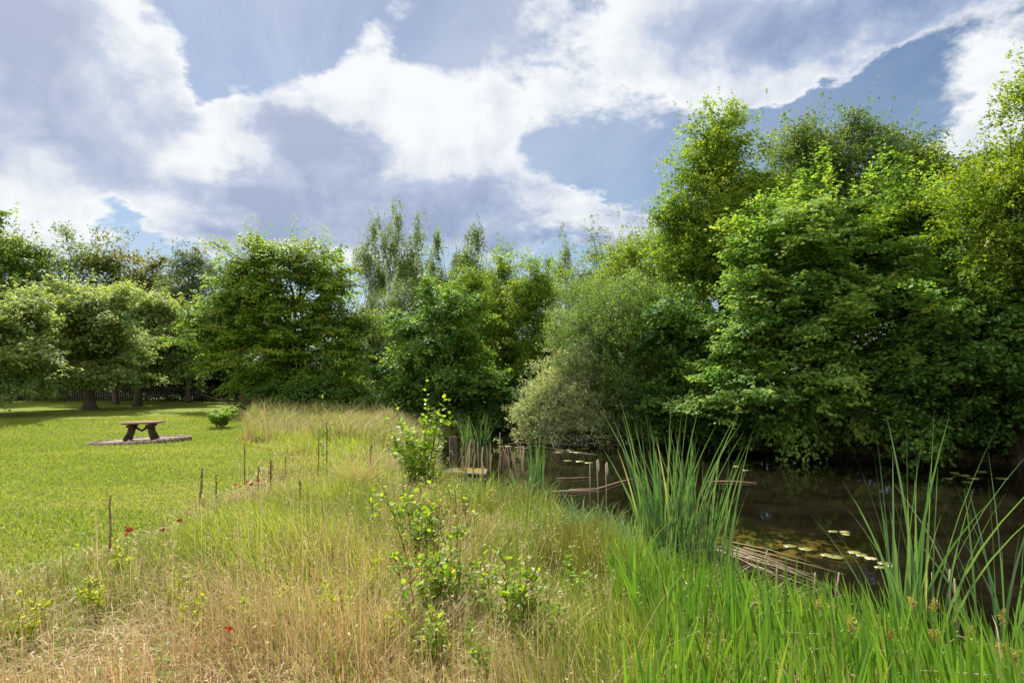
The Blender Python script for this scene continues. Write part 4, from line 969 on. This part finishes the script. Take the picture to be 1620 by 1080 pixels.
sapling('aspen_sapling', 'small sapling with round yellow green leaves below the big alder sapling', *at(662, 5.3), .80, 12, .27, .072, 502, group=SG, per=13, red=.25)
sapling('aspen_sapling', 'tallest aspen shoot group near the picture bottom, with reddish tips', *at(668, 3.9), .68, 9, .18, .060, 503, group=SG, per=13, red=.3)
sapling('aspen_sapling', 'thin aspen shoot beside the tallest shoot group', *at(712, 4.1), .72, 6, .13, .060, 504, group=SG, per=13, red=.2)
sapling('aspen_sapling', 'aspen shoot with dark stem and roundest leaves, next to the red rushes', *at(798, 3.6), .68, 8, .15, .064, 505, group=SG, per=12, red=.3)
sapling('aspen_sapling', 'sparse yellow leaved shoot in front of the rush tuft', *at(738, 5.6), .60, 3, .15, .052, 506, group=SG, per=9, red=.5)
sapling('aspen_sapling', 'lowest aspen shoot beside the rushes', *at(868, 3.5), .42, 4, .12, .055, 507, group=SG, per=8, red=.3)
sapling('aspen_sapling', 'single aspen shoot at the very bottom of the picture', *at(745, 3.15), .36, 3, .1, .052, 508, group=SG, per=8, red=.3)
sapling('hogweed_plant', 'tall pale leafy stalk rising beyond the dry grass', *at(511, 10.5), 1.42, 1, .03, .07, 509, matn='herb', cat='plant', per=26, br=3)
sapling('milkweed_plant', 'stout broad leaved plant at the edge of the green grass patch', *at(590, 6.3), .58, 2, .07, .10, 510, matn='sapling', cat='plant', per=14, asp=.42, br=0, red=0)
sapling('milkweed_plant', 'leafy plant beyond the stout broad leaved one', *at(622, 13), .9, 4, .3, .07, 511, matn='herb', cat='plant', per=14, asp=.5)
sapling('lilac_shrub', 'low green bush at the lawn corner by the water meadow', *at(348, 19.5), .75, 34, .55, .11, 512, matn='herb', cat='shrub', per=14)
sapling('aspen_sapling', 'thin upright shoot beyond the small sapling, under the stout milkweed', *at(640, 6.2), .62, 5, .16, .055, 541, group=SG, per=11, red=.2)
sapling('aspen_sapling', 'loose shoot between the shoot group and the dark stemmed one', *at(742, 3.9), .52, 5, .12, .050, 542, group=SG, per=11, red=.3)
sapling('aspen_sapling', 'low leafy shoot at the foot of the tallest shoot group', *at(688, 3.35), .44, 6, .12, .050, 543, group=SG, per=10, red=.2)
sapling('aspen_sapling', 'short bright shoot in front of the reddish rushes', *at(905, 4.4), .40, 4, .12, .045, 544, group=SG, per=10, red=.1)
sapling('aspen_sapling', 'yellowing shoot between rush tuft and small sapling', *at(720, 6.8), .66, 6, .2, .05, 545, group=SG, per=11, red=.4)
HB = 'yellow green spurges in the dry grass'
rng = np.random.default_rng(360)
for k, (px, py, d) in enumerate([(30, 1070, 3.5), (55, 1058, 3.7), (140, 1018, 4.0), (275, 998, 4.1), (180, 946, 4.6), (310, 1020, 3.7), (385, 1048, 3.6), (490, 915, 4.9), (510, 1015, 3.9), (595, 940, 4.5), (460, 1010, 3.9), (525, 1020, 3.8), (610, 1030, 3.6), (690, 1060, 3.4)]):
    sapling('spurge_plant', 'small spurge with yellow green top in the dry grass', P(px, d), d, .32, 4, .06, .042, 520 + k, matn='yellowherb', cat='plant', per=18, asp=.55, group=HB, br=2, red=0)

def stalk(name, label, cat, px, ptop, pbase, w, matn, seed, group=None, heads=0, lean=0.0, hw=.02, gnd=None):
    d = CAMH * F / (pbase - HOR) if gnd is None else gnd; rng = np.random.default_rng(seed)
    x = P(px, d); z = float(gz(np.array([x]), np.array([d]))[0]); h = Zp(ptop, d) - z
    root = empty(name, (x, d, z), label, cat, group)
    path = np.column_stack([lean * np.linspace(0, 1, 7) ** 1.4 + rng.normal(0, .004, 7), rng.normal(0, .004, 7), np.linspace(-.06, h, 7)])
    V, Fs = tube(path, np.linspace(w, w * .7, 7), 7, rng, .06); Acc().add(V, Fs, .5).build('stem', M[matn] if not heads else M['dock'], root, True)
    if heads:
        m = heads; t = 1 - rng.random(m) ** 1.2 * .62
        p = np.column_stack([np.interp(t, np.linspace(0, 1, 7), path[:, i]) for i in range(3)]) + rng.normal(0, hw * .5, (m, 3)) * np.array([1, 1, .6])
        V, f = leaf_geo(p, norm(rng.normal(0, 1, (m, 3))), norm(rng.normal(0, .6, (m, 3)) + [0, 0, 1]), rng.uniform(.014, .028, m) * (.6 + w * 40), .55); Acc().add(V, f, np.repeat(rng.uniform(0, 1, m), 4)).build('seed_spike_foliage', M['dock'], root)
    return root
WG = 'thin brown stakes along the lawn edge'
stalk('garden_stake', 'nearest thin brown stake at the lawn edge, beside the dark seed pod', 'stake', 174, 783, 885, .011, 'stake', 601, WG)
stalk('garden_stake', 'tallest brown stake, between the nearest one and the short one', 'stake', 317, 740, 805, .016, 'stake', 602, WG, lean=.02)
stalk('garden_stake', 'short thin stake just beyond the tallest one', 'stake', 342, 750, 790, .012, 'stake', 603, WG)
DG = 'dark dry dock stalks in the meadow'
for k, (px, pt, pb, lab, hd) in enumerate([(387, 703, 780, 'tall straight dock stalk at the lawn edge', 120), (407, 737, 785, 'short dock stalk beside the tall straight one', 60), (428, 727, 780, 'branched dock stalk with thick seed head', 130), (450, 722, 770, 'dock stalk at the corner of the mown grass', 50),
                                           (517, 668, 765, 'reddish dock stalk in front of the tall leafy plant', 110), (585, 705, 760, 'reddish dock stalk amid straw grass left of the big sapling'.replace('left of', 'near'), 90), (683, 790, 850, 'fluffy pinkish dead flower spike below the big sapling', 120), (503, 690, 770, 'thin reddish stalk next to the leafy plant', 60), (475, 760, 800, 'low red dock tips above the poppies', 60)]):
    stalk('dock_stalk', lab, 'dock', px, pt, pb, .006 + .002 * (k % 3), 'dock', 610 + k, DG, heads=hd, lean=.02 * (k % 2), hw=.03 if k in (2, 6) else .018)
for k, (px, py, d, lab) in enumerate([(113, 889, 5.6, 'dark brown seed pod on a thin stalk at the lawn edge'), (11, 1010, 4.2, 'dark purple flower bud near the lower corner'), (37, 890, 5.2, 'tiny black bud on a thin stem over the lawn')]):
    x = P(px, d); z = float(gz(np.array([x]), np.array([d]))[0]); h = Zp(py, d) - z; root = empty('seed_pod' if k != 1 else 'thistle_flower', (x, d, z), lab, 'plant')
    V, Fs = tube([(0, 0, -.03), (.004, 0, h * .6), (0, 0, h - .04)], [.004, .003, .003], 6); Acc().add(V, Fs, .6).build('stem', M['straw'], root)
    s_ = (.022, .022, .009)[k]; hh = (.055, .03, .012)[k]; V, Fs = tube([(0, 0, h - hh * 1.2), (0, 0, h - hh * .6), (.003, 0, h), (.002, 0, h + hh * .6), (0, 0, h + hh)], [s_ * .3, s_ * .9, s_, s_ * .8, s_ * .3], 9, np.random.default_rng(k), .1)
    Acc().add(V, Fs, .3).build('head', M['thistle'], root, True)
for k, (px, py, d, g_) in enumerate([(200, 897, 5.3, 0), (206, 915, 5.15, 0), (199, 927, 5.0, 0), (257, 918, 5.2, 0), (285, 884, 5.6, 0), (372, 808, 7.6, 1), (380, 813, 7.5, 1), (390, 801, 7.8, 1), (398, 809, 7.7, 1), (408, 798, 7.9, 1), (418, 795, 8.0, 1), (455, 727, 11.6, 1), (470, 732, 11.3, 1), (492, 738, 11, 1), (362, 1069, 3.2, 0)]):
    x = P(px, d); z = float(gz(np.array([x]), np.array([d]))[0]); h = max(Zp(py, d) - z, .25); rng = np.random.default_rng(700 + k)
    root = empty('poppy', (x, d, z), 'red poppy in the dry grass near the nearest stake' if g_ == 0 else 'small red poppy beside the dock stalks at the lawn corner', 'poppy', 'red poppies near the stakes' if g_ == 0 else 'red poppies by the dock stalks')
    V, Fs = tube([(0, 0, -.02), (.01, 0, h * .6), (0, 0, h)], [.002, .002, .002], 5); Acc().add(V, Fs, .3).build('stem', M['herb'], root)
    A = Acc(); r = .027 * rng.uniform(.8, 1.2); tilt = rng.uniform(-.6, .6)
    for q in range(4):
        a = q * math.pi / 2 + rng.uniform(-.2, .2); ring = []
        for u in np.linspace(-.75, .75, 5):
            ring += [(math.cos(a + u) * r * .45, math.sin(a + u) * r * .45 , r * .25), (math.cos(a + u) * r * (1.05 - .2 * abs(u)), math.sin(a + u) * r * (1.05 - .2 * abs(u)), r * (.75 + rng.uniform(-.12, .12)))]
        V = np.array([(0, 0, 0)] + ring); V[:, 1], V[:, 2] = V[:, 1] * math.cos(tilt) - V[:, 2] * math.sin(tilt), V[:, 1] * math.sin(tilt) + V[:, 2] * math.cos(tilt)
        A.add(V + [0, 0, h], [np.array([[0, 1 + 2 * i, 3 + 2 * i] for i in range(4)]), np.array([[1 + 2 * i, 2 + 2 * i, 4 + 2 * i, 3 + 2 * i] for i in range(4)])], rng.uniform(0, .8))
    A.build('petals', M['poppy'], root)

# ------------------------------------------------------------------ things in and on the water
def on_water(px, py, lift=0.0):
    d = (CAMH - WATER) * F / (py - HOR); return P(px, d), d, WATER + lift
pads = [(1250, 864, .085, 0), (1275, 869, .09, 0), (1308, 879, .08, 0), (1322, 882, .095, 0), (1318, 841, .07, 0), (1337, 842, .07, 1), (1338, 846, .06, 1), (1352, 875, .08, 1), (1363, 879, .07, 1), (1378, 884, .07, 1), (1400, 892, .08, 0), (1412, 897, .06, 1), (1392, 898, .06, 0),
        (793, 706, .12, 2), (804, 706, .14, 2), (822, 708, .15, 2), (832, 709, .12, 2), (885, 713, .12, 2), (884, 716, .13, 2), (902, 712, .12, 2), (905, 715, .12, 2), (914, 716, .13, 2), (898, 729, .12, 2), (917, 730, .13, 2), (931, 732, .12, 2), (925, 709, .13, 2), (855, 704, .12, 2), (872, 700, .12, 2),
        (1510, 748, .1, 3), (1525, 752, .12, 3), (1540, 757, .12, 3), (1530, 763, .10, 3), (1552, 746, .12, 3), (1500, 757, .1, 3), (1585, 757, .12, 3), (1165, 738, .09, 3), (1180, 744, .08, 3)]
pl = ['flat green lily pad floating near the reed bed', 'yellowed lily pad floating near the reed bed', 'small pale lily pad on the far water by the willow', 'small lily pad in the shade under the low maple']
pg = ['green lily pads by the reed bed', 'yellowed lily pads by the reed bed', 'lily pads by the willow', 'lily pads under the maple']
for k, (px, py, r, g_) in enumerate(pads):
    x, y, z = on_water(px, py, .006 + .0012 * (k % 4)); rng = np.random.default_rng(800 + k); n = 15; a0 = rng.uniform(0, 6.28)
    an = a0 + np.linspace(.18, 2 * np.pi - .18, n); rr = r * (1 + .05 * np.sin(an * 3)) * rng.uniform(.97, 1.03, n)
    ed = np.column_stack([np.cos(an) * rr, np.sin(an) * rr * .9, rng.normal(.003, .0025, n)])
    V = np.concatenate([[[0, 0, 0]], ed, [[0, 0, -.003]], ed - [0, 0, .003]])
    i = np.arange(n - 1)
    A = Acc().add(V, [np.stack([0 * i, i + 1, i + 2], -1), np.stack([0 * i + n + 1, i + n + 3, i + n + 2], -1), np.stack([i + 1, i + n + 2, i + n + 3, i + 2], -1)], rng.uniform(1.0, 1.6) if g_ == 1 else rng.uniform(.3, 1.1))
    o = A.build('lily_pad', M['pad']); o.location = (x, y, z); prop(o, pl[g_], 'lily pad', pg[g_])

def pole(name, label, pts, r, matn, cat, group=None):
    P0 = np.array(pts, float); o = P0.mean(0); V, Fs = tube(P0 - o, r, 8, np.random.default_rng(int(abs(o[0] * 100))), .08)
    ob = Acc().add(V, Fs, .5).build(name, M[matn], None, True); ob.location = o; return prop(ob, label, cat, group)
x0, y0, z0 = on_water(1120, 763); x1, y1, _ = on_water(1197, 765)
pole('floating_pole', 'thin pale pole floating on the open water beside the cattails', [(x0, y0, z0 + .02), ((x0 + x1) / 2, y0 + .03, z0 + .025), (x1, y1, z0 + .015)], [.014, .014, .011], 'stick', 'pole')
x0, y0, z0 = on_water(900, 776); x1, y1, _ = on_water(1003, 760)
pole('floating_branch', 'curved pale branch floating near the cut reeds', [(x0, y0, z0 + .02), (x0 + .55, y0 + .05, z0 + .03), (x1 - .3, y1 - .2, z0 + .02), (x1, y1, z0 + .05)], [.014, .016, .014, .008], 'stick', 'branch')
x0, y0, z0 = on_water(872, 779); x1, y1, _ = on_water(945, 777)
pole('floating_branch', 'straight bleached branch lying in front of the curved one', [(x0, y0, z0 + .02), ((x0 + x1) / 2, y0, z0 + .04), (x1, y1, z0 + .01)], [.017, .016, .010], 'deadreed', 'branch')
x0, y0, z0 = on_water(880, 758); x1, y1, _ = on_water(935, 756)
pole('floating_branch', 'thin reddish branch behind the curved one', [(x0, y0, z0 + .02), ((x0 + x1) / 2, y0, z0 + .03), (x1, y1, z0 + .02)], [.012, .012, .01], 'stick', 'branch')

def bundle(name, label, a, b, n, seed, r=.006, sp=.09):
    """flattened dead reed stalks lying together"""
    rng = np.random.default_rng(seed); a, b = np.array(a), np.array(b); o = (a + b) / 2; A = Acc()
    for i in range(n):
        s_ = rng.uniform(0, .3); e = rng.uniform(.65, 1.05); q = rng.normal(0, sp, 3) * [1, 1, .28]; q2 = q + rng.normal(0, sp * 1.3, 3) * [1, 1, .3]
        p0 = a + (b - a) * s_ + q; p1 = a + (b - a) * e + q2; m = (p0 + p1) / 2 + rng.normal(0, .02, 3)
        V, Fs = tube(np.array([p0, m, p1]) - o, [r, r * .9, r * .5], 5); A.add(V, Fs, rng.uniform(0, 1))
    ob = A.build(name, M['deadreed']); ob.location = o; return prop(ob, label, 'dead reeds')
bundle('dead_reed_bundle', 'flattened bundle of bleached reeds lying at the water edge', (2.6, 7.75, -.50), (3.1, 6.35, -.46), 24, 851, .005, .11)
bundle('dead_reed_bundle', 'tangle of pale broken reeds on the water by the far willow', (P(800, 19), 20.5, -.5), (P(930, 19), 18.8, -.5), 7, 852, .007, .35)
bundle('dead_reed_bundle', 'brown reed debris floating beneath the grey willow', (P(885, 21), 21.5, -.52), (P(1010, 21), 21.0, -.53), 8, 853, .007, .4)

# post, landing and cut stalks
xp, yp = P(717, 14.3), 14.3
root = empty('mooring_post', (xp, yp, WATER - .3), 'dark square wooden post standing in the water beside the landing', 'post')
V, Fs = box((0, 0, .56), (.17, .15, 1.12), rz=.3, bev=.015); Acc().add(V, Fs).build('timber', M['postwood'], root)
V, Fs = tube([(.0, -.09, .92), (.0, -.1, .98), (0, -.09, 1.04)], [.012, .014, .012], 6); Acc().add(V, Fs).build('iron_staple', M['postwood'], root)
zl = Zp(743, 13.9)
root = empty('landing_stage', (P(738, 13.9), 13.9, zl - .25), 'small weathered landing slab with orange moss at the water edge', 'landing stage')
root.rotation_euler = (0, .02, -.22)
for k in range(4):
    V, Fs = box((0, -.20 + k * .135, .22 + .003 * k), (1.02 - .06 * k, .128, .05), rz=.01 * (k % 2), bev=.008); Acc().add(V, Fs).build('board', M['jetty'], root)
for sx in (-.42, .4):
    V, Fs = tube([(sx, 0, -.5), (sx, 0, .19)], [.05, .045], 8); Acc().add(V, Fs).build('pile', M['postwood'], root)
A = Acc(); rng = np.random.default_rng(860); m = 700; p = np.column_stack([rng.uniform(-.2, .42, m), rng.normal(0, .12, m), .252 + rng.random(m) * .02]); V, f = leaf_geo(p, norm(rng.normal(0, .7, (m, 3)) + [0, 0, 1]), norm(rng.normal(0, 1, (m, 3))), rng.uniform(.02, .045, m), .7); A.add(V, f, .8)
A.build('moss_patch', M['sedge'], root)
rng = np.random.default_rng(870)
for k in range(36):
    d = rng.uniform(13.2, 16.2); px = 723 + rng.beta(1.1, 1.6) * 120; x = P(px, d)
    if float(sdist(np.array([x]), np.array([d]), POND)[0]) > .05: d += 1.2; x = P(px, d)
    h = rng.uniform(.28, .62) + (.25 if k % 9 == 0 else 0); r = rng.uniform(.008, .021); ln = rng.normal(0, .06, 2)
    A = Acc(); q = np.array([[0, 0, -.25], [ln[0] * .4, ln[1] * .4, h * .5], [ln[0], ln[1], h], [ln[0] * 1.1, ln[1] * 1.1, h + .02 + r]]); V, Fs = tube(q, [r, r * .9, r * .75, r * .2], 7, rng, .06); A.add(V, Fs, rng.uniform(0, .9))
    o = A.build('cut_reed_stalk', M['deadreed'], None, True); o.location = (x, d, WATER); prop(o, 'pinkish brown cut reed stalk standing in the water by the landing', 'reed stalk', 'cut reed stalks by the landing')
for k, (px, pt, d) in enumerate([(946, 728, 9.6), (960, 733, 9.4), (933, 733, 10.2), (1228, 895, 5.9), (1290, 905, 5.6), (1325, 905, 5.5), (1500, 900, 4.9), (1515, 915, 4.8), (1475, 905, 5.0), (1212, 870, 6.6)]):
    x = P(px, d); z = max(float(gz(np.array([x]), np.array([d]))[0]), WATER); h = Zp(pt, d) - z
    rng = np.random.default_rng(900 + k); V, Fs = tube([(0, 0, -.05), (rng.normal(0, .01), 0, h * .5), (rng.normal(0, .02), 0, h)], [.009, .009, .007], 7, rng, .05)
    A = Acc().add(V, Fs, .4)
    if k < 2: V, Fs = tube([(0, 0, h * .78), (0, 0, h * .84), (0, 0, h * .93), (0, 0, h + .02)], [.01, .022, .024, .006], 8, rng, .2); A.add(V, Fs, .9)
    o = A.build('dead_cattail_stalk', M['deadreed'], None, True); o.location = (x, d, z)
    prop(o, 'dead cattail stalk with frayed head in open water behind the tussocks' if k < 3 else 'broken dead cattail stalk sticking out of the reed bed', 'reed stalk', 'dead cattails in open water' if k < 3 else 'broken cattails in the reed bed')
